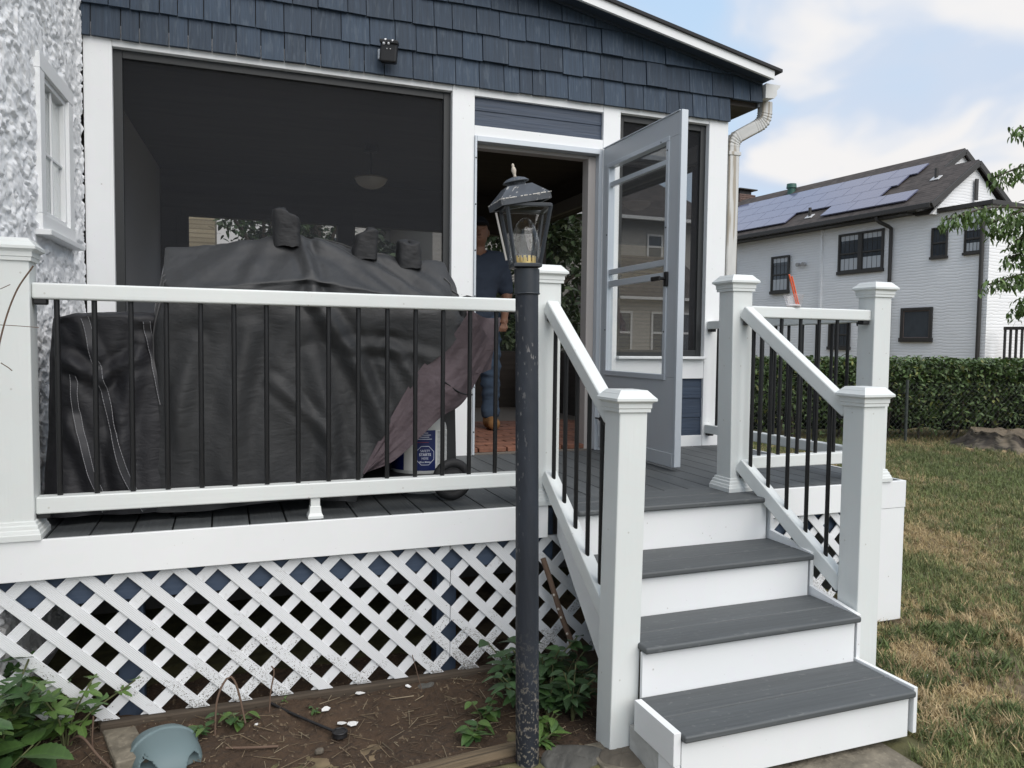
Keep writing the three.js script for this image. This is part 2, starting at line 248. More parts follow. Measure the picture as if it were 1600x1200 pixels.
// ---------------------------------------------------------------- screened porch
const porch = thing('screened_porch', 'screened porch with navy cedar shingles, white trim and open storm door', 'porch');
const XL = -0.752, XR = 3.345, ROOFY = (x) => 3.435 + 0.195 * (3.6 - x), SH0 = 3.122;
const zf = W + 0.02; // face of the flat white trim
{ // trim boards on the front wall
  const T = (x0, y0, x1, y1, g = 'y', pro = 0, name = 'trim_board') => mk(name, bx(x0, y0, W - 0.12, x1, y1, zf + pro, 0.003, g, x0 * 3, y0), pvc, porch);
  T(XL + 0.01, H - 0.02, -0.604, 3.2, 'y', 0, 'corner_board'); T(1.291, H - 0.02, 1.437, 3.2, 'y', 0, 'corner_board'); T(2.345, H - 0.02, 2.474, 3.2, 'y', 0, 'corner_board'); T(3.185, H - 0.02, XR, 3.2, 'y', 0, 'corner_board');
  T(-0.604, 3.088, 1.291, 3.2, 'x', -0.003, 'header_board'); T(1.437, 3.078, 2.345, 3.2, 'x', -0.003, 'header_board'); T(2.474, 3.092, 3.185, 3.2, 'x', -0.003, 'header_board');
  T(1.437, 2.83, 2.345, 2.895, 'x', -0.003, 'door_head');
  for (const [a, b] of [[-0.604, 1.291], [2.474, 3.185]]) { // knee walls: sill, apron, base, boards
    mk('sill', bx(a, 1.425, W - 0.14, b, 1.444, zf + 0.035, 0.004, 'x'), pvc, porch);
    T(a, 1.285, b, 1.425, 'x', -0.003, 'apron_board'); T(a, H - 0.02, b, 0.875, 'x', -0.003, 'base_board');
    for (let k = 0; k < 3; k++) { const g = bx(a + 0.001, 0, -0.008, b - 0.001, 0.150, 0.006, 0.001, 'x', k * 0.7 + a, k * 0.31); g.rotateX(-0.05); g.translate(0, 0.868 + k * 0.138, zf - 0.022); mk('siding_board', g, lapBlue, porch); }
    mk('knee_wall', bx(a, H - 0.02, W - 0.115, b, 1.424, W - 0.018, 0), roomShade, porch);
  }
  // a narrow strip of siding left of the door, beside its trim
  for (let k = 0; k < 2; k++) { const g = bx(1.438, 0, -0.008, 2.344, 0.118, 0.006, 0.001, 'x', k * 0.5, k * 0.2); g.rotateX(-0.05); g.translate(0, 2.888 + k * 0.108, zf - 0.03); mk('transom_board', g, lapBlue, porch); }
  // screens in dark frames
  for (const [a, b, tp] of [[-0.604, 1.291, 3.088], [2.474, 3.185, 3.092]]) {
    const f = 0.045, z0 = W - 0.055, z1 = W - 0.02, s = mk('screen_frame', merge([bx(a, 1.444, z0, a + f, tp, z1), bx(b - f, 1.444, z0, b, tp, z1), bx(a + f, 1.444, z0 + 0.001, b - f, 1.444 + f, z1 - 0.001), bx(a + f, tp - f, z0 + 0.001, b - f, tp, z1 - 0.001)]), frameDark, porch);
    mk('screen', new THREE.PlaneGeometry(b - a - 2 * f + 0.01, tp - 1.444 - 2 * f + 0.01).translate((a + b) / 2, (1.444 + tp) / 2, W - 0.035), screenMesh, s);
  }
  // door frame: metal edges with screw heads, threshold
  const df = mk('door_frame', merge([bx(1.437, H, W - 0.1, 1.452, 2.83, zf + 0.012), bx(2.318, H, W - 0.12, 2.345, 2.83, zf - 0.004), bx(1.452, 2.795, W - 0.1, 2.318, 2.83, zf + 0.011)]), aluWhite, porch);
  mk('door_stop', merge([bx(2.262, H, W - 0.12, 2.3175, 2.79, W - 0.03), bx(1.4525, 2.772, W - 0.12, 2.262, 2.7945, W - 0.04)]), std({ color: lin(0.42, 0.39, 0.37), roughness: 0.6 }), df);
  for (let k = 0; k < 7; k++) mk('screw', new THREE.SphereGeometry(0.005, 8, 6).translate(1.4445, 0.95 + k * 0.29, zf + 0.012), blackMetal, df);
}
{ // shell: room behind the screens
  const zb = -5.0, yC = 3.16;
  // brick floor, laid in courses
  const brickMats = [0, 1, 2, 3].map((k) => std({ roughness: 0.75, map: tex(128, 128, (u, v) => { const a = tfbm(u, v, 8, 8, 4, 130 + k); return srgb([0.20, 0.088, 0.055].map((c) => c * [1, 0.8, 1.15, 0.92][k] * (0.65 + 0.7 * a))); }, true, 0.2) }));
  mk('floor_slab', bx(XL, H - 0.1, zb, XR, H + 0.005, W - 0.02), std({ color: lin(0.16, 0.14, 0.12), roughness: 0.9 }), porch);
  const r = rnd(5), bg = bx(-0.095, 0, -0.045, 0.095, 0.03, 0.045, 0.004);
  for (let j = 0; j < 17; j++) for (let i = 0; i < 9; i++) { const x = 1.20 + i * 0.2 + (j % 2) * 0.1, z = W - 0.08 - j * 0.098; const m = mk('floor_brick', bg, brickMats[Math.floor(r() * 4)], porch); m.position.set(x, H + 0.004 + r() * 0.003, z); }
  // back wall with two openings
  const fr = darkWood; const y0 = 1.44, y1 = 2.73;
  mk('back_wall', merge([bx(XL, H, zb - 0.12, XR, y0, zb, 0), bx(XL, y1 + 0.14, zb - 0.12, XR, 3.9, zb, 0), bx(XL, y0, zb - 0.12, -0.42, y1 + 0.14, zb, 0), bx(1.09, y0, zb - 0.12, 1.21, y1 + 0.14, zb, 0), bx(3.1, y0, zb - 0.12, XR, y1 + 0.14, zb, 0)]), roomShade, porch);
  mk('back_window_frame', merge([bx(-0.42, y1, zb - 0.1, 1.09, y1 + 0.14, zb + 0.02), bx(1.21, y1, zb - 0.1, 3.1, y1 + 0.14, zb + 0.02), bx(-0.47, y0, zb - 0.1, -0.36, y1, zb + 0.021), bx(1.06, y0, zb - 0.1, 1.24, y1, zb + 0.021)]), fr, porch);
  for (const [a, b] of [[-0.36, 1.06], [1.24, 3.1]]) mk('back_screen', new THREE.PlaneGeometry(b - a, y1 - y0).translate((a + b) / 2, (y0 + y1) / 2, zb - 0.05), screenMesh, porch);
  // right side wall with one long opening and posts
  mk('side_wall', merge([bx(XR - 0.11, H, zb, XR, y0, W - 0.125, 0), bx(XR - 0.11, 2.86, zb, XR, 3.25, W - 0.125, 0), bx(XR - 0.11, y0, zb, XR, 2.86, zb + 0.15, 0), bx(XR - 0.11, y0, W - 0.26, XR, 2.86, W - 0.125, 0)]), roomShade, porch);
  mk('side_post', bx(XR - 0.10, y0, -3.3, XR - 0.01, 2.86, -3.22), darkWood, porch);
  mk('side_beam', bx(XR - 0.16, 2.86, zb, XR - 0.111, 2.98, W - 0.13), std({ color: lin(0.16, 0.15, 0.14), roughness: 0.7 }), porch);
  mk('side_screen', new THREE.PlaneGeometry(W - 0.26 - zb - 0.15, 2.86 - y0).rotateY(Math.PI / 2).translate(XR - 0.05, (y0 + 2.86) / 2, (W - 0.26 + zb + 0.15) / 2), screenSide, porch);
  mk('side_cladding', bx(XR + 0.001, 0.1, zb - 0.12, XR + 0.02, y0, W - 0.13), lapBlue, porch);
  mk('ceiling', bx(XL, yC, zb, XR, yC + 0.03, W - 0.02, 0), roomShade, porch);
  mk('end_wall', bx(XL - 0.02, H, zb - 0.12, XL + 0.03, 4.3, W - 0.125, 0), roomShade, porch);
  // crawl space skirt under the porch floor, seen behind the lattice
  for (let k = 0; k < 2; k++) mk('skirt_board', bx(XL, 0.52 + k * 0.14, W + 0.02, XR, 0.655 + k * 0.14, W + 0.045, 0.003, 'x', k), skirtBlue, porch);
  mk('foundation', bx(XL, 0, zb, XR, 0.52, W + 0.01), blockWall, porch);
}
{ // cedar shingles on the gable, row by row, clipped under the raking soffit
  const r = rnd(77), zs = W + 0.030;
  mk('gable_sheathing', uvm(prism([[XL, 3.2], [XR, 3.2], [XR, 3.28], [3.6, 3.28], [3.6, ROOFY(3.6) - 0.02], [XL, ROOFY(XL) - 0.02]], 0.14).translate(0, 0, W - 0.13)), roomShade, porch);
  for (let row = 0; row < 7; row++) {
    const yb = SH0 + row * 0.1645, xe = row === 0 ? XR + 0.002 : 3.612; let x = XL + 0.004 - r() * 0.1;
    while (x < xe) {
      let w = 0.085 + r() * 0.10; if (r() < 0.12) w += 0.06; if (xe - x - w < 0.06) w = xe - x;
      const a = Math.max(x + 0.0025, XL + 0.004), b = Math.min(x + w - 0.0025, xe), dy = (r() - 0.5) * (r() < 0.2 ? 0.009 : 0.004), lift = r() * 0.004 + (r() < 0.08 ? 0.006 : 0), skew = (r() - 0.5) * 0.006;
      x += w; if (b - a < 0.02) continue;
      const top = (q) => Math.min(yb + 0.185, ROOFY(q) - 0.012); if (top(a) < yb + 0.012 || yb > 4.15) continue;
      const B = (q) => yb + dy + skew * ((q - a) / (b - a) - 0.5), tb = Math.max(top(b), B(b) + 0.004);
      const zB = zs + 0.016 + lift, zT = (yy) => zs + 0.016 + lift - 0.019 * ((yy - yb) / 0.185), n = [];
      const f = [[a, B(a), zB], [b, B(b), zB], [b, tb, zT(tb)], [a, top(a), zT(top(a))]], k = f.map(([X, Y]) => [X, Y, zs - 0.006]);
      for (const q of [[f[0], f[1], f[2], f[3]], [k[1], k[0], k[3], k[2]], [k[0], k[1], f[1], f[0]], [k[1], k[2], f[2], f[1]], [k[2], k[3], f[3], f[2]], [k[3], k[0], f[0], f[3]]]) for (const i of [0, 1, 2, 0, 2, 3]) n.push(...q[i]);
      const g = new THREE.BufferGeometry(); g.setAttribute('position', new THREE.Float32BufferAttribute(n, 3)); g.computeVertexNormals();
      mk('shingle', uvm(g, 'y', r() * 9, r() * 9), shingleMats[Math.floor(r() * 6)], porch);
    }
  }
}
{ // roof: raking soffit and board, roofing, eave with gutter
  const ang = Math.atan(0.195), L = 4.9;
  const along = (name, y0, y1, z0, z1, mat, x1 = 3.6) => { const xs = XL - 0.2, P = [[xs, ROOFY(xs) + y0], [x1, ROOFY(x1) + y0], [x1, ROOFY(x1) + y1], [xs, ROOFY(xs) + y1]]; return mk(name, uvm(prism(P, z1 - z0).translate(0, 0, z0)), mat, porch); };
  const soff = std({ color: lin(0.032, 0.046, 0.068), roughness: 0.6, bumpMap: lapBump, bumpScale: 0.001 });
  along('rake_soffit', -0.012, 0.02, W + 0.02, W + 0.16, soff, 3.612);
  along('rake_frieze', -0.03, -0.0125, W + 0.045, W + 0.062, soff, 3.6);
  along('rake_board', -0.024, 0.034, W + 0.161, W + 0.182, pvc, 3.605);
  along('roof', 0.035, 0.056, -5.3, W + 0.20, std({ color: lin(0.03, 0.03, 0.032), roughness: 0.9 }), 3.66);
  along('roof_deck', 0.021, 0.0345, -5.2, W + 0.15, darkWood, 3.60);
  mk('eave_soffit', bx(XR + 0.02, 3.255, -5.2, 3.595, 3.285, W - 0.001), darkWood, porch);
  mk('eave_fascia', bx(3.596, 3.26, -5.2, 3.618, 3.44, W + 0.018), std({ color: lin(0.10, 0.11, 0.12), roughness: 0.6 }), porch);
  // side wall top above the openings and corner return strip
  mk('side_frieze', bx(XR - 0.02, 3.06, -5.0, XR + 0.019, 3.254, W - 0.01), pvc, porch);
  // gutter
  const gp = [[0, 0], [0.075, 0.004], [0.098, 0.03], [0.096, 0.06], [0.12, 0.085], [0.125, 0.10], [0, 0.10]];
  const gm = std({ color: lin(0.60, 0.61, 0.60), roughness: 0.5 });
  const gut = mk('gutter', uvm(prism(gp, 3.7).translate(3.62, 3.315, -5.2)), gm, porch);
  mk('gutter_end_cap', uvm(prism(gp.map(([a, b]) => [a * 1.03 - 0.001, b * 1.03 - 0.001]), 0.006).translate(3.62, 3.315, -1.499)), gm, gut);
  const spoutTex = tex(128, 256, (u, v) => { const s = sstep(0.52, 0.7, tfbm(u, v, 18, 3, 4, 140)), d = tfbm(u, v, 5, 5, 4, 141); return srgb(mixc([0.58, 0.58, 0.56].map((c) => c * (0.85 + 0.3 * d)), [0.24, 0.18, 0.10], s * 0.65)); }, true, 0.35, 1);
  const sm = std({ map: spoutTex, roughness: 0.55 });
  // downspout: rectangular ribbed pipe swept through two elbows
  const path = [[3.70, 3.32, -1.60], [3.70, 3.24, -1.60], [3.692, 3.19, -1.605], [3.66, 3.155, -1.61], [3.60, 3.12, -1.618], [3.53, 3.08, -1.628], [3.475, 3.045, -1.636], [3.452, 3.0, -1.64], [3.45, 2.94, -1.64], [3.449, 2.4, -1.64], [3.447, 1.6, -1.64], [3.446, 0.9, -1.64], [3.445, 0.12, -1.64]].map((p) => new V3(...p));
  const sec = []; for (let k = 0; k < 40; k++) { const a = (k / 40) * Math.PI * 2, c = Math.cos(a), s = Math.sin(a), q = Math.pow(Math.pow(Math.abs(c), 8) + Math.pow(Math.abs(s), 8), -1 / 8); sec.push([c * q * 0.044 * (1 + 0.05 * Math.cos(a * 20)), s * q * 0.034 * (1 + 0.06 * Math.cos(a * 20))]); }
  const curve = new THREE.CatmullRomCurve3(path, false, 'catmullrom', 0.35), N = 150, pos = [], idx = [], uv = [];
  let dist = 0, prev = null;
  for (let i = 0; i <= N; i++) { const t = i / N, c = curve.getPoint(t), tg = curve.getTangent(t); if (prev) dist += c.distanceTo(prev); prev = c; const zd = new V3(0, 0, 1).addScaledVector(tg, -tg.z).normalize(), xd = new V3().crossVectors(zd, tg).normalize(); const bend = (c.y > 3.13 && c.y < 3.24) || (c.y > 2.98 && c.y < 3.06) ? 1 + 0.07 * Math.sin(dist * 330) : 1; for (let k = 0; k <= 40; k++) { const [a, b] = sec[k % 40]; const p = c.clone().addScaledVector(xd, a * bend).addScaledVector(zd, b * bend); pos.push(p.x, p.y, p.z); uv.push(k / 40 * 0.16 * 2.2, dist); } }
  for (let i = 0; i < N; i++) for (let k = 0; k < 40; k++) { const a = i * 41 + k, b = a + 1, c = a + 41, e = c + 1; idx.push(a, b, e, a, e, c); }
  const g = new THREE.BufferGeometry(); g.setAttribute('position', new THREE.Float32BufferAttribute(pos, 3)); g.setAttribute('uv', new THREE.Float32BufferAttribute(uv, 2)); g.setIndex(idx); g.computeVertexNormals();
  const ds = mk('downspout', g, sm, porch);
  mk('strap', bx(3.398, 2.915, -1.69, 3.502, 2.94, -1.60, 0.002), sm, ds);
}
{ // open storm door, hinged at the right jamb and standing square to the wall
  const d = new THREE.Group(); d.name = 'storm_door'; porch.add(d); const x0 = 2.345, x1 = 2.378, zi = W + 0.03, zo = -0.615, y0 = 0.825, y1 = 2.832;
  mk('door_panel', merge([bx(x0, y0, zi, x1, 1.335, zo), bx(x0, 2.705, zi, x1, y1, zo), bx(x0, 1.335, zi, x1, 2.705, -1.455), bx(x0, 1.335, -0.735, x1, 2.705, zo)]), doorGrey, d);
  const T = (a, b, c, e, pro = 0.008) => bx(x0 - pro, a, c, x1 + pro, b, e, 0.003, 'z');
  mk('glazing_frame', merge([T(1.318, 1.35, -1.475, -0.715), T(2.69, 2.718, -1.475, -0.715), T(1.35, 2.69, -1.475, -1.445, 0.0075), T(1.35, 2.69, -0.745, -0.715, 0.0075)]), aluWhite, d);
  mk('sash_rail', T(2.565, 2.595, -1.445, -0.745, -0.004), aluWhite, d); mk('sash_rail', T(1.985, 2.02, -1.445, -0.745, -0.004), aluWhite, d); mk('sash_rail', T(1.905, 1.945, -1.445, -0.745, -0.002), aluWhite, d);
  mk('glass_pane', bx(2.372, 1.945, -1.445, 2.375, 2.69, -0.745, 0), glass, d); mk('glass_pane', bx(2.3525, 1.35, -1.445, 2.3555, 1.985, -0.745, 0), glass, d);
  mk('edge_strip', merge([bx(x0 - 0.004, y0, zo, x1 + 0.006, y1 + 0.004, zo + 0.022), bx(x0 - 0.006, y1, zi, x1 + 0.004, y1 + 0.008, zo)]), aluWhite, d);
  mk('bottom_sweep', bx(x0 - 0.006, y0 - 0.004, zi, x1 + 0.004, y0 + 0.075, zo - 0.001), doorGrey, d);
  const hd = mk('handle', merge([bx(x0 - 0.014, 1.86, -0.735, x0, 1.945, -0.70, 0.004), rod([x0 - 0.012, 1.905, -0.72], [x0 - 0.05, 1.905, -0.72], 0.009), bx(x0 - 0.062, 1.892, -0.80, x0 - 0.048, 1.918, -0.705, 0.005)]), blackPlastic, d);
  mk('grip', tube([[x1 + 0.005, 1.93, -0.69], [x1 + 0.05, 1.925, -0.69], [x1 + 0.06, 1.86, -0.69], [x1 + 0.055, 1.77, -0.69], [x1 + 0.005, 1.745, -0.69]], 0.011, 24, 8), blackPlastic, hd);
  mk('door_closer', merge([rod([x0 - 0.02, 1.02, -1.48], [x0 - 0.02, 1.02, -1.10], 0.016), rod([x0 - 0.02, 1.02, -1.62], [x0 - 0.02, 1.02, -1.48], 0.006)]), blackMetal, d);
  for (const [y, z] of [[2.64, -0.73], [2.2, -0.73], [1.6, -0.73], [2.25, -1.46], [1.62, -1.46], [2.70, -0.80]]) mk('screw', new THREE.SphereGeometry(0.005, 8, 6).translate(x0 - 0.0075, y, z), blackMetal, d);
}
{ // ceiling lamp in the porch (unlit)
  const t = thing('ceiling_lamp', 'unlit bowl shaped glass ceiling lamp hanging inside the porch', 'lamp', [1.11, 2.80, -3.35]);
  const p = []; for (let k = 0; k <= 12; k++) { const a = (k / 12) * Math.PI / 2; p.push(new THREE.Vector2(0.13 * Math.sin(a), 0.085 * (1 - Math.cos(a)))); }
  mk('bowl', new THREE.LatheGeometry(p, 32), std({ color: lin(0.72, 0.68, 0.58), roughness: 0.35 }), t);
  mk('rim', new THREE.TorusGeometry(0.131, 0.007, 8, 32).rotateX(Math.PI / 2).translate(0, 0.085, 0), std({ color: lin(0.3, 0.26, 0.2), roughness: 0.4, metalness: 0.6 }), t);
  mk('stem', rod([0, 0.08, 0], [0, 0.30, 0], 0.008), blackMetal, t); mk('canopy', rod([0, 0.30, 0], [0, 0.355, 0], 0.06, 0.05, 24), blackMetal, t);
}
// ---------------------------------------------------------------- deck
const deck = thing('deck', 'raised deck of grey composite boards with white fascia', 'deck');
const DXL = -0.82, DXR = 3.412;
{
  const r = rnd(12); let k = 0;
  for (let x = DXL + 0.02; x < DXR - 0.02; x += 0.1395, k++) { const x1 = Math.min(x + 0.134, DXR - 0.004); const over = x < 2.42 && x1 > 1.33; mk('deck_board', bx(x, H - 0.024, W + 0.02, x1, H, over ? -0.128 : -0.004, 0.004, 'z', r() * 5, r() * 5), deckMats[Math.floor(r() * 3)], deck); }
  // top landing boards running across the stair head
  mk('deck_board', bx(1.36, H - 0.024, -0.122, 2.276, H + 0.0005, 0.012, 0.004, 'x', 1.1, 3), deckMats[0], deck);
  // white fascia
  const F = (n, a, y0, b, y1, z0, z1, g = 'x') => mk(n, bx(a, y0, z0, b, y1, z1, 0.003, g, a, y0 * 3), pvc, deck);
  F('fascia_board', DXL, 0.652, 1.30, H - 0.001, -0.004, 0.014); F('fascia_board', 2.43, 0.652, DXR + 0.016, H - 0.001, -0.004, 0.014);
  F('fascia_board', DXR, 0.652, DXR + 0.015, H - 0.001, W, -0.0045, 'z');
  F('corner_skirt', 3.15, 0.03, DXR + 0.013, 0.651, -0.006, 0.011, 'y'); F('corner_skirt', DXR, 0.03, DXR + 0.012, 0.651, W, -0.0065, 'z');
  // framing below
  const beamM = std({ map: tex(256, 128, (u, v) => srgb([0.10, 0.085, 0.055].map((c) => c * (0.6 + 0.8 * tfbm(u, v, 3, 30, 4, 150)))), true, 0.8), roughness: 0.9 });
  for (let k = 0; k < 9; k++) { const x = -0.7 + k * 0.48; mk('joist', bx(x, 0.60, W + 0.05, x + 0.038, H - 0.026, -0.086, 0.002, 'z', k), beamM, deck); }
  for (const x of [-0.40, 0.86, 2.45]) mk('support_post', bx(x - 0.045, -0.02, -0.18, x + 0.045, 0.6, -0.09, 0.004, 'y', x), skirtBlue, deck);
  mk('rim_board', bx(DXL, 0.535, -0.085, 1.35, H - 0.026, -0.045, 0.002, 'x'), skirtBlue, deck); mk('rim_board', bx(2.43, 0.535, -0.085, DXR - 0.002, H - 0.026, -0.045, 0.002, 'x'), skirtBlue, deck);
}
{ // stairs
  const t = thing('deck_stairs', 'four step stair with grey composite treads and white risers', 'stairs');
  const XA = 1.372, XB = 2.397, N = [[0.177, 0.80], [0.468, 0.598], [0.746, 0.412], [1.026, 0.220]];
  const r = rnd(8), tr = (n, x0, x1, z0, z1, y) => { const g = new RoundedBoxGeometry(x1 - x0, 0.026, z1 - z0, 3, 0.009).translate((x0 + x1) / 2, y - 0.013, (z0 + z1) / 2); mk(n, uvm(g, 'x', r() * 4, r() * 4), deckMats[Math.floor(r() * 3)], t); };
  N.forEach(([z, y], i) => {
    const zb = i ? N[i - 1][0] - 0.026 : 0.016, xa = i === 3 ? 1.366 : i === 2 ? 1.378 : XA, xb = XB + (i === 3 ? -0.004 : 0), mid = i ? z - 0.145 : null;
    if (mid) { tr('tread_board', xa, xb, mid + 0.001, z, y); tr('tread_board', xa, xb, zb, mid - 0.002, y); } else tr('tread_board', xa, xb, zb, z, y);
    const yn = i < 3 ? N[i + 1][1] : 0.03; mk('riser', bx(xa + (i === 3 ? 0.004 : 0.001), yn - 0.02 + (i === 3 ? 0.025 : 0), z - 0.042, xb - 0.012, y - 0.0265, z - 0.026, 0.002, 'x', i, i), pvc, t);
  });
  // stepped stringers, one each side
  const st = (x0, x1, zEnd) => { const P = [[0.0, 0.772], [0.15, 0.772]]; const pts = [[0.016, 0.655], [0.016, 0.776], [0.165, 0.776], [0.165, 0.64], [0.44, 0.60], [0.44, 0.45], [zEnd, 0.41], [zEnd, 0.03], [0.62, 0.03], [0.58, 0.12]]; return uvm(prism(pts.map(([z, y]) => [z, y]), x1 - x0, 0.001).rotateY(-Math.PI / 2).translate(x1, 0, 0), 'z'); };
  mk('stringer', st(1.345, 1.364, 0.655), pvc, t); mk('stringer', st(2.399, 2.417, 0.72), pvc, t);
  // box round the bottom step
  mk('side_cap', bx(1.336, 0.112, 0.742, 1.3645, 0.226, 1.004, 0.002, 'z'), pvc, t); mk('side_panel', bx(1.343, 0.01, 0.70, 1.364, 0.1115, 0.90, 0.001, 'z'), std({ color: lin(0.42, 0.42, 0.40), roughness: 0.9, bumpMap: groundBump, bumpScale: 0.01 }), t); mk('side_panel', bx(1.342, 0.01, 0.9005, 1.364, 0.1115, 1.003, 0.002, 'y'), pvc, t);
  mk('side_cap', bx(2.394, 0.05, 0.70, 2.412, 0.228, 1.012, 0.002, 'z'), pvc, t);
}
// newel posts
const S = 0.0577, CAP = sqLathe([[0.052, 0], [0.066, 0], [0.066, 0.012], [0.069, 0.015], [0.069, 0.030], [0.0715, 0.034], [0.078, 0.039], [0.083, 0.041], [0.083, 0.0505], [0.081, 0.052], [0.068, 0.0655], [0.066, 0.069], [0.0645, 0.070], [0.055, 0.080], [0.0001, 0.083]]);
const FOOT = sqLathe([[0.0578, 0.0005], [0.083, 0.0005], [0.083, 0.020], [0.080, 0.023], [0.077, 0.034], [0.073, 0.038], [0.071, 0.050], [0.066, 0.054], [0.064, 0.064], [0.0578, 0.067]]);
function newel(cx, cz, y0, y1, foot, label, lean = 0) {
  const t = thing('newel_post', label, 'post', [cx, y0, cz], 0, 'white newel posts of the deck'); t.rotation.z = lean;
  mk('sleeve', uvm(new RoundedBoxGeometry(S * 2, y1 - y0 + 0.03, S * 2, 2, 0.005).translate(0, (y1 - y0 + 0.03) / 2, 0), 'y', cx * 3, cz), vinyl, t);
  const c = mk('post_cap', CAP, vinyl, t); c.position.y = y1 - y0;
  if (foot) mk('base_trim', FOOT, vinyl, t); return t;
}
newel(-0.753, -S, H, 1.79, true, 'white newel post with moulded foot at the left end of the long rail');
newel(1.297, -S, H, 1.79, true, 'white newel post just behind the lamp post at the stair head');
newel(2.343, -S, H, 1.79, true, 'white newel post with moulded foot on the deck right of the stair head', 0.012);
newel(3.2327, -S, H, 1.79, true, 'white newel post on the outer deck corner beside the lawn');
newel(1.326, 0.628, -0.02, 1.274, false, 'tall white newel post rising from the soil at the left of the bottom steps', -0.013);
newel(2.488, 0.628, -0.02, 1.274, false, 'tall white newel post at the right of the bottom steps, by the lawn');
// railings
const BAL = new THREE.CylinderGeometry(0.0095, 0.0095, 1, 14);
function railing(label, a, b, hT, hB, n, first, step, opt = {}) { // a,b [x,z]; heights of rail centres at both ends
  const t = thing('railing', label, 'railing', [0, 0, 0], 0, 'railing sections of the deck');
  const A = (h) => [a[0], h, a[1]], B = (h) => [b[0], h, b[1]], w = 0.058, h = opt.h ?? 0.058;
  mk('top_rail', beam(A(hT[0]), B(hT[1]), w, h, 0.008), vinyl, t); mk('bottom_rail', beam(A(hB[0]), B(hB[1]), w, opt.hb ?? 0.062, 0.006), vinyl, t);
  const L = Math.hypot(b[0] - a[0], b[1] - a[1]);
  for (let i = 0; i < n; i++) { const f = (first + i * step) / L, x = lerp(a[0], b[0], f), z = lerp(a[1], b[1], f), y1 = lerp(hT[0], hT[1], f), y0 = lerp(hB[0], hB[1], f); const m = mk('baluster', BAL, blackMetal, t); m.scale.set(1, y1 - y0, 1); m.position.set(x, (y0 + y1) / 2, z); }
  for (const [p, q, f] of [[a, hT[0], 1], [b, hT[1], -1], [a, hB[0], 1], [b, hB[1], -1]]) { const ux = (b[0] - a[0]) / L * f, uz = (b[1] - a[1]) / L * f, slope = (hT[1] - hT[0]) / L * f; mk('bracket', bx(-0.022, -0.012, -0.022, 0.022, 0.012, 0.022, 0.006).translate(p[0] + ux * 0.024, q - h / 2 - 0.008 + slope * 0.024, p[1] + uz * 0.024), blackPlastic, t); }
  return t;
}
const rl = railing('long railing with black balusters in front of the covered grill', [-0.695, -0.05], [1.239, -0.05], [1.688, 1.688], [0.915, 0.915], 15, 0.074, 0.1205);
{ const f = mk('support_block', sqLathe([[0.026, 0], [0.030, 0.0], [0.030, 0.010], [0.024, 0.022], [0.021, 0.045], [0.022, 0.046], [0.018, 0.05], [0.018, 0.088]]), vinyl, rl); f.position.set(0.288, H, -0.05); }
railing('sloping stair railing left of the steps', [1.302, 0.004], [1.322, 0.568], [1.688, 1.243], [0.934, 0.478], 5, 0.055, 0.107, { h: 0.062, hb: 0.066 });
railing('sloping stair railing right of the steps', [2.345, 0.004], [2.470, 0.568], [1.692, 1.243], [0.938, 0.478], 5, 0.055, 0.107, { h: 0.062, hb: 0.066 });
railing('short front railing with a plastic cup standing on it', [2.401, -0.05], [3.174, -0.05], [1.692, 1.692], [0.934, 0.934], 5, 0.09, 0.1205);
railing('side railing between the house wall and the outer deck corner', [3.23, W + 0.022], [3.2325, -0.118], [1.670, 1.688], [0.922, 0.934], 11, 0.10, 0.1205);

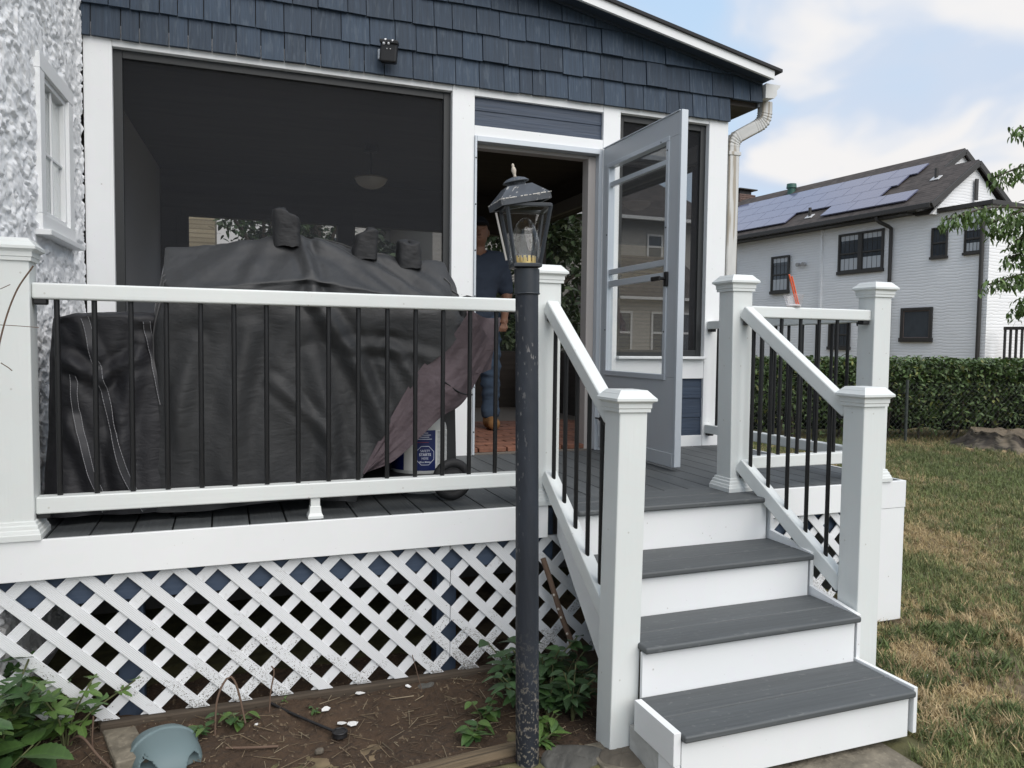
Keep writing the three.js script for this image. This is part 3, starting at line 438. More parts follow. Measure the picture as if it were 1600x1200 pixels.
// ---------------------------------------------------------------- lattice skirts
function latticePanel(label, x0, x1, y0, y1, z, ph) {
  const t = thing('lattice_panel', label, 'lattice', [0, 0, 0], 0, 'white lattice panels under the deck'), Wd = 0.0412, P = 0.158, hw = Wd / Math.SQRT2;
  const clipTo = (pts) => { const cut = (p, f) => { const o = []; for (let i = 0; i < p.length; i++) { const a = p[i], b = p[(i + 1) % p.length], fa = f(a), fb = f(b); if (fa >= 0) o.push(a); if (fa >= 0 !== fb >= 0) { const k = fa / (fa - fb); o.push([lerp(a[0], b[0], k), lerp(a[1], b[1], k)]); } } return o; }; let p = pts; for (const f of [(q) => q[0] - x0, (q) => x1 - q[0], (q) => q[1] - y0, (q) => y1 - q[1]]) if (p.length) p = cut(p, f); return p; };
  const area = (p) => Math.abs(p.reduce((s, a, i) => { const b = p[(i + 1) % p.length]; return s + a[0] * b[1] - b[0] * a[1]; }, 0)) / 2;
  for (const dir of [1, -1]) for (let k = -14; k < 40; k++) {
    const c = ph + k * P; // x where the slat's centre line meets height 0.5
    const X = (y) => c + dir * (y - 0.5), pts = clipTo([[X(-0.5) - hw, -0.5], [X(-0.5) + hw, -0.5], [X(1.5) + hw, 1.5], [X(1.5) - hw, 1.5]]); if (pts.length < 3 || area(pts) < 1e-4) continue;
    const g = prism(pts, 0.006, 0.0008), p = g.attributes.position, uv = g.attributes.uv; for (let i = 0; i < p.count; i++) uv.setXY(i, (p.getX(i) * dir + p.getY(i)) / Math.SQRT2, (p.getX(i) - dir * (p.getY(i) - 0.5) - c) / Math.SQRT2);
    const m = mk('slat', g, lattice, t); m.position.z = z + (dir < 0 ? 0.0085 : 0);
  }
  const sp = [], r = rnd(Math.round(x1 * 100)); for (let i = 0; i < 14000; i++) { const x = lerp(x0 + 0.01, x1 - 0.01, r()), y = y0 + 0.004 + 0.34 * Math.pow(r(), 2.2); if (fbm3(x * 6, y * 10, 3, 3) < 0.49 + 0.5 * (y - y0)) continue; const on = (dir) => { const q = x - dir * (y - 0.5) - ph, m = q - Math.round(q / P) * P; return Math.abs(m) < hw - 0.003; }; const f = on(-1); if (!f && !on(1)) continue; sp.push([x, y, z + (f ? 0.0161 : 0.0076), 0, 0, r() * 6, 0.0006 + 0.0016 * r() * r(), [0.24, 0.23, 0.21]]); }
  const ms = new THREE.InstancedMesh(new THREE.CircleGeometry(1, 6), std({ color: lin(1, 1, 1), roughness: 0.95 }), sp.length), o = new THREE.Object3D(); sp.forEach((e, i) => { o.position.set(e[0], e[1], e[2]); o.rotation.z = e[5]; o.scale.set(e[6], e[6] * 1.6, 1); o.updateMatrix(); ms.setMatrixAt(i, o.matrix); ms.setColorAt(i, lin(...e[7])); }); ms.name = 'mildew'; ms.userData.kind = 'stuff'; t.add(ms);
  return t;
}
// centre lines: diamonds are centred at x = -0.718 + 0.158 i, y = 0.576 - 0.16 j
const PH = -0.718 + 0.079 - 0.076;
latticePanel('white lattice panel left of the vertical seam', -0.82, 0.8545, 0.09, 0.651, -0.032, PH);
latticePanel('narrow white lattice panel behind the lamp post', 0.8575, 1.56, 0.085, 0.651, -0.032, PH);
latticePanel('white lattice panel right of the stairs, seen through the rail', 2.46, 3.149, 0.05, 0.651, -0.026, PH + 0.02);
// ---------------------------------------------------------------- covered grill on the deck
const clothTex = (b, seed) => tex(512, 512, (u, v) => { const a = tfbm(u, v, 5, 5, 5, seed), w = tfbm(u, v, 128, 128, 2, seed + 1); return srgb(b.map((c) => c * (0.75 + 0.4 * a + 0.2 * w))); }, true, 0.8);
const clothBump = tex(512, 512, (u, v) => { const q = tfbm(u + 0.05 * tfbm(u, v, 4, 4, 2, 7), v, 10, 26, 5, 160); return 1 - Math.abs(q * 2 - 1); }, false, 0.7);
const coverMat = new THREE.MeshPhysicalMaterial({ map: clothTex([0.024, 0.025, 0.0265], 161), roughness: 0.58, sheen: 1, sheenColor: lin(0.85, 0.85, 0.88), sheenRoughness: 0.4, bumpMap: clothBump, bumpScale: 0.0016 });
const cartMat = new THREE.MeshPhysicalMaterial({ map: clothTex([0.013, 0.013, 0.016], 171), roughness: 0.62, bumpMap: clothBump, bumpScale: 0.0025 });
const liningMat = std({ map: clothTex([0.088, 0.066, 0.074], 181), roughness: 0.75, bumpMap: clothBump, bumpScale: 0.002 });
const bagMat = std({ color: lin(0.010, 0.0105, 0.012), roughness: 0.7, bumpMap: clothBump, bumpScale: 0.0012 });
const pouchUV = (g, s) => { const p = g.attributes.position, uv = g.attributes.uv; for (let i = 0; i < p.count; i++) uv.setXY(i, (p.getX(i) + p.getZ(i) * 0.6) * s, (p.getY(i) + p.getZ(i) * 0.5) * s); return g; };
// a drape: rings of rounded rectangles from the hem up to the shoulder, then closing over the top
function drape({ cx, cz, a, b, hem, shoulder, top, fold, seed, nu = 260, nv = 130, pw = 5, flare = 0.02, creases = [], sharp = 0.42 }) {
  const ridge = (X, h) => { let n = 0; for (const [x0, y0, x1, y1, w0, a] of creases) { const w = w0 * 1.25; const ex = x1 - x0, ey = y1 - y0, t = clamp(((X - x0) * ex + (h - y0) * ey) / (ex * ex + ey * ey)), bow = 0.05 * Math.sin(t * Math.PI) * Math.sign(ex + 0.001), d = Math.hypot(X - x0 - ex * t + bow * ey, h - y0 - ey * t - bow * ex) / w; n += a * Math.exp(-d * d) * Math.sin(Math.PI * clamp(0.12 + t * 0.8)) - 0.45 * a * Math.exp(-(d - 1.7) * (d - 1.7) * 1.4); } return n; };
  const f = (u, v) => {
    const th = u * Math.PI * 2, c = Math.cos(th), s = Math.sin(th), q = Math.pow(Math.abs(c) ** pw + Math.abs(s) ** pw, -1 / pw), ux = c * q, uz = s * q;
    const vs = 0.62; let x, y, z;
    if (v < vs) { // sides
      const t = v / vs, X = cx + a * ux, h0 = hem(X, uz, ux), h1 = shoulder(X, uz, cz + b * uz), k = 1 - t; y = lerp(h0, h1, t);
      const drop = clamp((h1 - y) / 0.8), bx0 = cx + a * ux, bz0 = cz + b * uz;
      const n = (fbm3(bx0 * 4.2 + y * 0.8, y * 1.6, bz0 * 4.2 + seed, 3) - 0.5) * fold * 2.4 * (0.25 + drop) + (fbm3(bx0 * 11 - y * 3, y * 6, bz0 * 11 + seed, 3) - 0.5) * fold * 0.55;
      const fr = uz > 0.2 ? ridge(X, y) : 0; const ex = 1 + (flare * k) / a + n / a, ez = 1 + (flare * k) / b + n / b, edge = 1 - 0.045 * sstep(0.8, 1, t); x = cx + a * ux * ex * edge; z = cz + b * uz * ez * edge + fr;
    } else { // over the top
      const t = (v - vs) / (1 - vs), rr = Math.cos(t * Math.PI / 2) * 0.955; x = cx + a * ux * rr; z = cz + b * uz * rr; const X = cx + a * ux, yt = top(x, z), h1 = shoulder(X, uz, cz + b * uz), w = Math.pow(Math.sin(t * Math.PI / 2), sharp), cr = ridge(x, yt) * Math.min(1, t * 3) * (uz > 0 ? 1 : 0.2);
      y = lerp(h1, yt, w) + (fbm3(x * 5 + z * 2, z * 3, seed + 2, 3) - 0.5) * fold * 0.9 * Math.min(1, t * 4) + (fbm3(x * 16, z * 16, seed + 3, 3) - 0.5) * fold * 0.35 + cr * 0.75; z += cr * 0.6;
    }
    return [x, y, z];
  };
  const g = grid(nu, nv, f, true); return { g: pouchUV(g, 1), f };
}
const topLine = (x) => { const K = [[-0.36, 1.900], [-0.29, 1.915], [-0.08, 1.938], [0.15, 1.972], [0.27, 1.985], [0.38, 1.972], [0.485, 1.955], [0.6, 1.938], [0.75, 1.915], [0.9, 1.918], [1.02, 1.89]]; for (let i = 0; i + 1 < K.length; i++) if (x <= K[i + 1][0]) return lerp(K[i][1], K[i + 1][1], clamp((x - K[i][0]) / (K[i + 1][0] - K[i][0]))); return 1.89; };
const coverTop = (x, z) => topLine(x) + 0.006 - 0.78 * Math.max(0, z + 0.455) * sstep(-0.52, -0.40, z) - 0.3 * Math.max(0, -0.55 - z) - 0.12 * sstep(0.88, 1.0, x) * sstep(-0.45, -0.2, z);
const hemLine = (x) => { const K = [[0.47, 0.84], [0.508, 0.967], [0.629, 1.195], [0.758, 1.406], [0.86, 1.493], [0.994, 1.66]]; if (x < 0.47) return 0.84 + 0.012 * Math.sin(x * 9); for (let i = 0; i + 1 < K.length; i++) if (x <= K[i + 1][0]) return lerp(K[i][1], K[i + 1][1], (x - K[i][0]) / (K[i + 1][0] - K[i][0])); return 1.66; };
{
  const t = thing('covered_grill', 'large gas grill under a charcoal fabric cover, one corner folded up', 'grill', [0, 0, 0]);
  const { g, f } = drape({ cx: 0.33, cz: -0.455, a: 0.645, b: 0.262, pw: 9, sharp: 0.33, nu: 420, nv: 220, creases: [[0.25, 2.02, 0.30, 1.68, 0.020, 0.020], [0.30, 1.70, 0.62, 1.05, 0.030, 0.032], [0.28, 1.98, 0.62, 1.76, 0.020, 0.014], [0.36, 1.96, 0.80, 1.72, 0.020, 0.015], [0.52, 1.95, 0.86, 1.76, 0.018, 0.013], [0.66, 1.92, 0.95, 1.72, 0.018, 0.015], [0.18, 1.99, 0.02, 1.74, 0.026, 0.010], [0.05, 1.86, -0.25, 1.74, 0.03, 0.008], [0.05, 1.55, 0.0, 0.9, 0.035, 0.022], [-0.12, 1.85, 0.20, 1.98, 0.03, 0.014], [0.30, 1.45, 0.36, 0.88, 0.03, 0.022], [0.62, 1.5, 0.74, 1.3, 0.02, 0.018], [-0.16, 1.5, -0.2, 0.9, 0.03, 0.018], [0.45, 1.5, 0.80, 1.45, 0.022, 0.014], [0.14, 1.35, 0.42, 1.0, 0.02, 0.012]], seed: 3.7, fold: 0.030, hem: (x, uz, ux) => (uz > 0.3 ? hemLine(x) : ux > 0.9 ? lerp(1.1, 1.66, sstep(-0.6, 0.3, uz)) : 0.86), shoulder: (x, uz, z) => coverTop(x, z) - 0.018, top: coverTop });
  const cov = mk('cover', g, coverMat, t);
  // piped seam on the left front corner and hem
  const seam = (u0, v0, u1, v1, off, r = 0.0035) => { const P = []; for (let k = 0; k <= 30; k++) { const p = f(lerp(u0, u1, k / 30), lerp(v0, v1, k / 30)); P.push([p[0], p[1], p[2] + off]); } return tube(P, r, 60, 6); };
  mk('seam', merge([seam(0.39, 0.02, 0.395, 0.66, 0.004), seam(0.405, 0.02, 0.41, 0.66, 0.003), seam(0.06, 0.4, 0.06, 0.7, 0.003)]), std({ color: lin(0.07, 0.07, 0.072), roughness: 0.7 }), cov);
  // folded-up corner showing the lining
  const up = [[0.50, 0.95], [0.629, 1.195], [0.758, 1.406], [0.86, 1.493], [0.99, 1.675]], dn = [[0.515, 0.945], [0.65, 1.005], [0.84, 1.18], [0.985, 1.26], [1.135, 1.52]];
  const pick = (K, s) => { const q = s * (K.length - 1), i = Math.min(K.length - 2, Math.floor(q)), k = q - i; const a = K[Math.max(0, i - 1)], b = K[i], c = K[i + 1], e = K[Math.min(K.length - 1, i + 2)]; return [0, 1].map((d) => 0.5 * (2 * b[d] + (c[d] - a[d]) * k + (2 * a[d] - 5 * b[d] + 4 * c[d] - e[d]) * k * k + (3 * b[d] - a[d] - 3 * c[d] + e[d]) * k * k * k)); };
  const flap = grid(60, 40, (u, v) => { const A = pick(up, u), B = pick(dn, u), k = v; const z = -0.178 + 0.055 * Math.sin(k * Math.PI * 0.62) * Math.sin(u * 2.6) - 0.10 * u * k + (fbm3(u * 5, v * 3, 8, 4) - 0.5) * 0.05 * Math.min(1, v * 4) + 0.02 * Math.sin(u * 9 + v * 4) * v; return [lerp(A[0], B[0], k), lerp(A[1], B[1], k) - 0.02 * Math.sin(k * Math.PI) * u, z]; });
  mk('lining', pouchUV(flap, 1), liningMat, cov);
  mk('lining_seam', tube([0.42, 0.55, 0.7, 0.85, 1].map((v, i) => { const u = 0.62 + 0.04 * i; const A = pick(up, u), B = pick(dn, u); return [lerp(A[0], B[0], v), lerp(A[1], B[1], v), -0.150 - 0.10 * u * v + 0.035]; }), 0.004, 24, 6), blackPlastic, cov);
  mk('lining_upper', pouchUV(grid(24, 20, (u, v) => [lerp(0.985, lerp(1.165, 1.13, v), u), lerp(1.68, 1.40, v) - 0.035 * u * (1 - v) - 0.02 * Math.sin(u * 3), -0.235 - 0.05 * u + 0.02 * Math.sin(u * 7 + v * 5)]), 1), liningMat, cov);
  // cloth pouches standing up from the top
  const pouch = (x, y, z, w, h, d, tilt, taper, seed, nm = 'cover_pouch') => { const q = grid(48, 26, (u, v) => { const th = u * Math.PI * 2, c = Math.cos(th), s = Math.sin(th), e = Math.pow(Math.abs(c) ** 4 + Math.abs(s) ** 4, -1 / 4), vv = Math.min(1, v / 0.78), r = v > 0.78 ? Math.cos((v - 0.78) / 0.22 * Math.PI / 2) : 1; const n = 1 + (fbm3(c * 2 + seed, vv * 3, s * 2, 3) - 0.5) * 0.2; const tw = lerp(1, taper, vv); return [x + c * e * w / 2 * r * n * tw + tilt * vv, y + h * vv * (0.9 + 0.1 * Math.cos(c * 2 + seed)) + (v > 0.78 ? 0.018 * Math.sin((v - 0.78) / 0.22 * Math.PI / 2) : 0) - 0.02 + (fbm3(c * 3, v * 5, s * 3 + seed, 3) - 0.5) * 0.014, z + s * e * d / 2 * r * n]; }, true); const m = mk(nm, pouchUV(q, 2), bagMat, cov); return m; };
  pouch(0.207, 1.955, -0.43, 0.116, 0.155, 0.10, 0, 1.0, 1.3); pouch(0.548, 1.915, -0.42, 0.118, 0.13, 0.09, 0.012, 0.86, 5.1); pouch(0.757, 1.885, -0.42, 0.116, 0.125, 0.10, 0, 0.9, 9.4); pouch(0.985, 1.60, -0.30, 0.07, 0.15, 0.12, 0.02, 1.0, 3.3);
  // leg and wheel showing below the lifted corner
  mk('leg', uvm(prism([[0.90, 0.86], [0.985, 0.86], [0.965, 1.60], [0.925, 1.60]], 0.05, 0.004).translate(0, 0, -0.42)), std({ color: lin(0.02, 0.021, 0.022), roughness: 0.5 }), t);
  mk('leg', bx(-0.26, H + 0.06, -0.26, -0.20, 1.2, -0.21, 0.004, 'y'), blackPlastic, t); mk('caster', rod([-0.255, H + 0.032, -0.235], [-0.205, H + 0.032, -0.235], 0.031, 0.031, 20), blackPlastic, t);
  mk('base_shelf', bx(-0.24, 0.885, -0.70, 0.90, 0.905, -0.24), blackPlastic, t);
  const wh = new THREE.Group(); wh.name = 'wheel'; wh.position.set(0.918, H + 0.096, -0.215); wh.rotation.y = 0.08; t.add(wh);
  mk('tyre', new THREE.TorusGeometry(0.075, 0.021, 14, 40), std({ color: lin(0.018, 0.018, 0.019), roughness: 0.7 }), wh);
  mk('rim', merge([new THREE.TorusGeometry(0.053, 0.008, 8, 32), new THREE.CylinderGeometry(0.051, 0.051, 0.012, 32).rotateX(Math.PI / 2), new THREE.CylinderGeometry(0.014, 0.014, 0.045, 16).rotateX(Math.PI / 2)]), std({ color: lin(0.035, 0.035, 0.037), roughness: 0.5 }), wh);
  mk('axle', rod([0.918, H + 0.096, -0.24], [0.918, H + 0.096, -0.66], 0.01), blackMetal, t);
}
{ // smaller covered cart between grill and plaster wall
  const t = thing('covered_cart', 'smaller black covered cart with white stitched straps left of the grill', 'covered cart');
  const { g, f } = drape({ cx: -0.475, cz: -0.46, a: 0.225, b: 0.245, seed: 12.2, fold: 0.034, hem: () => 0.835, shoulder: (x) => 1.575 + 0.02 * Math.sin(x * 9), top: (x, z) => 1.632 + 0.03 * (x + 0.49), nu: 240, nv: 160, pw: 4, flare: 0.03, creases: [[-0.66, 1.45, -0.52, 1.36, 0.022, 0.03], [-0.50, 1.36, -0.38, 1.45, 0.02, 0.022], [-0.60, 1.6, -0.46, 1.2, 0.02, 0.014], [-0.36, 1.5, -0.44, 0.95, 0.025, 0.024], [-0.62, 1.2, -0.52, 0.88, 0.022, 0.02]] });
  const c = mk('cover', g, cartMat, t);
  const strapMat = std({ color: lin(0.03, 0.03, 0.034), roughness: 0.45 }), thread = std({ color: lin(0.38, 0.38, 0.4), roughness: 0.8 });
  const band = (P) => { // [u,v] control points on the drape
    const cu = new THREE.CatmullRomCurve3(P.map(([u, v]) => new V3(u, v, 0))), N = 60, pts = [], dirs = [], nor = [];
    for (let k = 0; k <= N; k++) { const p = cu.getPoint(k / N), q = f(p.x, p.y), a = f(p.x + 0.01, p.y), b = f(p.x, p.y + 0.01); const Q = new V3(...q), n = new V3(...a).sub(Q).cross(new V3(...b).sub(Q)).normalize(); if (n.dot(Q.clone().sub(new V3(-0.485, 1.2, -0.46))) < 0) n.negate(); pts.push(Q.addScaledVector(n, 0.005)); nor.push(n); }
    for (let k = 0; k <= N; k++) { const tg = pts[Math.min(N, k + 1)].clone().sub(pts[Math.max(0, k - 1)]).normalize(); dirs.push(nor[k].clone().cross(tg).normalize()); }
    mk('strap', grid(N, 1, (u, v) => { const k = Math.round(u * N); const p = pts[k].clone().addScaledVector(dirs[k], (v - 0.5) * 0.03); return [p.x, p.y, p.z]; }), strapMat, c);
    const st = []; for (const sgn of [-1, 1]) for (let k = 0; k < N; k++) { const a = pts[k].clone().addScaledVector(dirs[k], sgn * 0.0125).addScaledVector(nor[k], 0.0015), b = pts[k + 1].clone().addScaledVector(dirs[k + 1], sgn * 0.0125).addScaledVector(nor[k + 1], 0.0015); a.lerp(b, 0.18); st.push(rod(a.toArray(), b.toArray(), 0.0009, 0.0009, 5)); }
    mk('stitching', merge(st), thread, c);
  };
  band([[0.31, 0.63], [0.285, 0.5], [0.255, 0.36], [0.235, 0.24], [0.215, 0.12], [0.18, 0.01]]); band([[0.16, 0.63], [0.145, 0.45], [0.125, 0.25], [0.11, 0.05]]); band([[0.33, 0.45], [0.32, 0.3], [0.295, 0.15], [0.26, 0.01]]);
}
{ // propane cylinder below the flap
  const t = thing('propane_tank', 'grey propane cylinder with navy label under the folded cover', 'gas cylinder', [0.845, H, -0.49]);
  const prof = [[0.001, 0.03], [0.115, 0.03], [0.12, 0.045]]; for (let k = 0; k <= 8; k++) { const a = k / 8 * Math.PI / 2; prof.push([0.10 + 0.052 * Math.sin(a), 0.115 - 0.065 * Math.cos(a)]); } for (let k = 0; k <= 8; k++) { const a = k / 8 * Math.PI / 2; prof.push([0.045 + 0.107 * Math.cos(a), 0.32 + 0.09 * Math.sin(a)]); }
  const paint = std({ color: lin(0.56, 0.57, 0.55), roughness: 0.4 });
  mk('body', new THREE.LatheGeometry(prof.map((p) => new THREE.Vector2(...p)), 48), paint, t); mk('foot_ring', new THREE.LatheGeometry([[0.10, 0.001], [0.105, 0.001], [0.11, 0.05], [0.105, 0.05], [0.10, 0.001]].map((p) => new THREE.Vector2(...p)), 40), paint, t);
  mk('collar', new THREE.CylinderGeometry(0.085, 0.09, 0.11, 32, 1, true, 0.5, 5.2).translate(0, 0.44, 0), std({ color: lin(0.5, 0.5, 0.5), roughness: 0.5, side: THREE.DoubleSide }), t);
  // printed label
  const cv = document.createElement('canvas'); cv.width = 1024; cv.height = 512; const c = cv.getContext('2d'); c.fillStyle = '#d9dad6'; c.fillRect(0, 0, 1024, 512);
  c.fillStyle = '#14235a'; c.fillRect(40, 0, 300, 512); c.fillRect(470, 0, 300, 512); c.strokeStyle = '#dfe2ea'; c.lineWidth = 6; const oct = (x, y, r) => { c.beginPath(); for (let k = 0; k < 8; k++) { const a = Math.PI / 8 + k * Math.PI / 4; c[k ? 'lineTo' : 'moveTo'](x + r * Math.cos(a), y + r * Math.sin(a)); } c.closePath(); c.stroke(); };
  oct(630, 320, 128); c.fillStyle = '#e6e8ee'; c.textAlign = 'center'; c.font = '40px sans-serif'; c.fillText('SAFETY', 630, 275); c.font = 'bold 46px sans-serif'; c.fillText('STARTS', 630, 324); c.font = '40px sans-serif'; c.fillText('HERE', 630, 370); c.font = 'bold 28px sans-serif'; c.fillText('Blue Rhino', 630, 412); c.fillStyle = '#9a3030'; c.fillRect(480, 150, 200, 5); c.fillStyle = '#dfe2ea'; for (let k = 0; k < 4; k++) c.fillRect(490, 30 + k * 26, 180 + (k * 37) % 60, 7);
  c.fillStyle = '#5a5c60'; for (let k = 0; k < 30; k++) c.fillRect(800, 16 + k * 16, 150 + (k * 53) % 50, 5);
  const lt = new THREE.CanvasTexture(cv); lt.colorSpace = THREE.SRGBColorSpace; 
  const lb = mk('label', new THREE.CylinderGeometry(0.1528, 0.1528, 0.19, 48, 1, true, -1.35, 2.4).translate(0, 0.215, 0), std({ map: lt, roughness: 0.45 }), t); lb.rotation.y = -0.28;
}
// ---------------------------------------------------------------- gas lamp post
{
  const t = thing('lamp_post', 'old black gas lantern on a worn painted pole in front of the deck', 'lamp post', [0.966, 0, 0.622]); t.rotation.z = 0.012; t.rotation.x = -0.006;
  const chip = tex(512, 1024, (u, v) => { const w = sstep(0.70, 0.76, tfbm(u, v, 34, 80, 3, 201)) * sstep(0.42, 0.6, tfbm(u, v, 3, 6, 4, 203)), m = tfbm(u, v, 6, 10, 5, 202), low = sstep(0.58, 0.66, tfbm(u, v, 34, 230, 3, 205)) * sstep(0.34, 0.04, v + 0.06 * (tfbm(u, v, 6, 6, 3, 204) - 0.5)); return srgb(mixc(mixc([0.015, 0.019, 0.027].map((c) => c * (0.6 + 0.9 * m)), [0.26, 0.25, 0.24], w * 0.6), [0.20, 0.18, 0.145], low * 0.85)); }, true, 1);
  const paint = std({ map: chip, roughness: 0.55, bumpMap: tex(256, 256, (u, v) => tfbm(u, v, 22, 44, 4, 206), false, 1), bumpScale: 0.0015 }), dark = std({ color: lin(0.022, 0.027, 0.034), roughness: 0.4 });
  mk('pole', new THREE.CylinderGeometry(0.0405, 0.0425, 1.78, 40).translate(0, 0.87, 0), paint, t);
  mk('pole_sleeve', new THREE.CylinderGeometry(0.0445, 0.0445, 0.085, 36).translate(0, 1.738, 0), dark, t); mk('collar_ring', new THREE.TorusGeometry(0.044, 0.003, 8, 36).rotateX(Math.PI / 2).translate(0, 1.695, 0), dark, t);
  const L = new THREE.Group(); L.name = 'lantern'; L.position.set(-0.006, 1.785, 0); L.rotation.y = -0.2; t.add(L);
  const yb = 0.012, yt = 0.208, wb = 0.045, wt = 0.076, bar = [];
  bar.push(bx(-wb - 0.006, 0, -wb - 0.006, wb + 0.006, 0.014, wb + 0.006));
  for (const [sx, sz] of [[1, 1], [1, -1], [-1, 1], [-1, -1]]) bar.push(beam([sx * wb, yb, sz * wb], [sx * wt, yt, sz * wt], 0.011, 0.011, 0.002));
  for (const s of [1, -1]) { bar.push(bx(-wt, yt - 0.006, s * wt - 0.006, wt, yt + 0.008, s * wt + 0.006)); bar.push(bx(s * wt - 0.006, yt - 0.006, -wt, s * wt + 0.006, yt + 0.0075, wt)); }
  mk('frame', merge(bar), dark, L);
  for (let k = 0; k < 4; k++) { const q = [[-wb + 0.004, yb + 0.006, wb], [wb - 0.004, yb + 0.006, wb], [wt - 0.004, yt - 0.004, wt], [-wt + 0.004, yt - 0.004, wt]], n = []; for (const i of [0, 1, 2, 0, 2, 3]) n.push(...q[i]); const g = new THREE.BufferGeometry(); g.setAttribute('position', new THREE.Float32BufferAttribute(n, 3)); g.computeVertexNormals(); g.rotateY(k * Math.PI / 2); mk('glass_pane', g, glass, L); }
  // flared roof, slightly askew, with chipped pale edge
  const R = new THREE.Group(); R.name = 'roof'; R.position.set(-0.022, 0.236, 0); R.rotation.set(0.03, 0.10, 0.19); R.scale.setScalar(0.76); L.add(R);
  const rim = 0.118, roofPaint = std({ map: tex(256, 256, (u, v) => { const m = tfbm(u, v, 6, 6, 5, 212), w = sstep(0.72, 0.78, tfbm(u, v, 20, 20, 3, 213)); return srgb(mixc([0.050, 0.058, 0.070].map((c) => c * (0.6 + 0.8 * m)), [0.4, 0.39, 0.37], w * 0.6)); }, true, 0.25), roughness: 0.5 });
  mk('roof_shell', sqLathe([[rim - 0.012, -0.022], [rim, -0.024], [rim, 0.004], [0.058, 0.062], [0.05, 0.062]]), roofPaint, R);
  mk('roof_underside', sqLathe([[0.001, 0.0], [rim - 0.006, -0.008]]), blackMetal, R);
  const r = rnd(31), ed = []; for (let k = 0; k < 4; k++) for (let i = 0; i < 22; i++) { if (r() < 0.35) continue; const a = -rim + (i + r()) * rim * 2 / 22, g = bx(-0.004 - r() * 0.005, -0.0012, -0.0012, 0.004, 0.0012 + r() * 0.002, 0.0012, 0); g.translate(a, 0.004, rim); g.rotateY(k * Math.PI / 2); ed.push(g); }
  mk('worn_edge', merge(ed), std({ color: lin(0.62, 0.60, 0.56), roughness: 0.8 }), R);
  mk('chimney', new THREE.LatheGeometry([[0.045, 0.055], [0.045, 0.078], [0.062, 0.080], [0.061, 0.084], [0.045, 0.096], [0.02, 0.104], [0.001, 0.105]].map((p) => new THREE.Vector2(...p)), 32), roofPaint, R);
  mk('finial', new THREE.LatheGeometry([[0.001, 0.10], [0.009, 0.104], [0.006, 0.112], [0.0075, 0.12], [0.0115, 0.136], [0.008, 0.148], [0.005, 0.152], [0.0065, 0.158], [0.004, 0.165], [0.001, 0.167]].map((p) => new THREE.Vector2(...p)), 16), std({ color: lin(0.50, 0.44, 0.37), roughness: 0.6 }), R);
  // burner crown and frosted glass cone inside
  const cr = [new THREE.CylinderGeometry(0.036, 0.036, 0.006, 24).translate(0, 0.018, 0)]; for (let k = 0; k < 14; k++) { const a = k / 14 * Math.PI * 2; cr.push(new THREE.BoxGeometry(0.009, 0.022, 0.002).rotateY(-a + Math.PI / 2).translate(0.036 * Math.cos(a), 0.03, 0.036 * Math.sin(a))); }
  mk('burner_crown', merge(cr), std({ color: lin(0.75, 0.56, 0.24), metalness: 0.8, roughness: 0.35 }), L);
  const bp = []; for (let k = 0; k <= 12; k++) { const a = k / 12 * Math.PI / 2; bp.push(new THREE.Vector2(0.054 * Math.cos(a) + 0.001, 0.03 + 0.145 * Math.sin(a))); }
  mk('glass_dome', new THREE.LatheGeometry(bp, 28), new THREE.MeshPhysicalMaterial({ color: lin(0.97, 0.97, 0.97), transmission: 1, thickness: 0, roughness: 0.02 }), L);
  mk('hinge_arm', beam([-0.112, 0.18, 0.06], [-0.075, 0.02, 0.052], 0.004, 0.007, 0.001), std({ color: lin(0.3, 0.29, 0.27), roughness: 0.5 }), L);
}
{ // camera-like solar wall light on the shingles
  const t = thing('wall_light', 'small black wall light bracketed to the navy shingles', 'wall light', [0.864, 3.235, W + 0.05]);
  mk('bracket', merge([bx(-0.045, -0.03, -0.012, -0.02, 0.03, 0.006), rod([-0.032, 0.0, 0.0], [-0.02, 0.0, 0.06], 0.008)]), aluWhite, t);
  const h = new THREE.Group(); h.name = 'housing'; h.position.set(0.01, 0, 0.055); h.rotation.set(0.12, -0.35, -0.05); t.add(h);
  mk('body', uvm(new RoundedBoxGeometry(0.10, 0.125, 0.06, 3, 0.012)), blackPlastic, h); mk('visor', bx(-0.054, 0.04, -0.02, 0.054, 0.062, 0.042, 0.006), blackPlastic, h);
  const lens = std({ color: lin(0.75, 0.76, 0.78), roughness: 0.15 }); for (const [x, y] of [[-0.02, 0.052], [0.022, 0.05], [0.0, 0.036], [-0.028, 0.034]]) mk('lens', new THREE.SphereGeometry(0.009, 12, 8).translate(x, y + 0.006, 0.034), lens, h);
  for (const x of [-0.008, 0.012]) mk('screw', new THREE.SphereGeometry(0.0035, 8, 6).translate(x, 0.012, 0.031), lens, h);
}
{ // iced-drink cup on the short front rail
  const t = thing('plastic_cup', 'clear plastic cup with two orange straws on the short railing', 'cup', [2.683, 1.7215, -0.05]);
  const clear = new THREE.MeshPhysicalMaterial({ color: lin(0.95, 0.93, 0.93), transmission: 0.9, thickness: 0, roughness: 0.12 });
  mk('cup', new THREE.LatheGeometry([[0.001, 0.001], [0.036, 0.001], [0.049, 0.062], [0.051, 0.064], [0.048, 0.066]].map((p) => new THREE.Vector2(...p)), 32), clear, t);
  mk('ice', new THREE.LatheGeometry([[0.001, 0.003], [0.034, 0.003], [0.036, 0.014], [0.02, 0.017], [0.001, 0.013]].map((p) => new THREE.Vector2(...p)), 20), std({ color: lin(0.85, 0.84, 0.84), roughness: 0.3 }), t);
  const om = std({ color: lin(0.78, 0.13, 0.04), roughness: 0.4 });
  mk('straw', rod([0.02, 0.012, 0.0], [-0.034, 0.168, 0.0], 0.0042), om, t); mk('straw', rod([0.026, 0.012, 0.008], [-0.022, 0.158, 0.006], 0.0042), om, t);
}
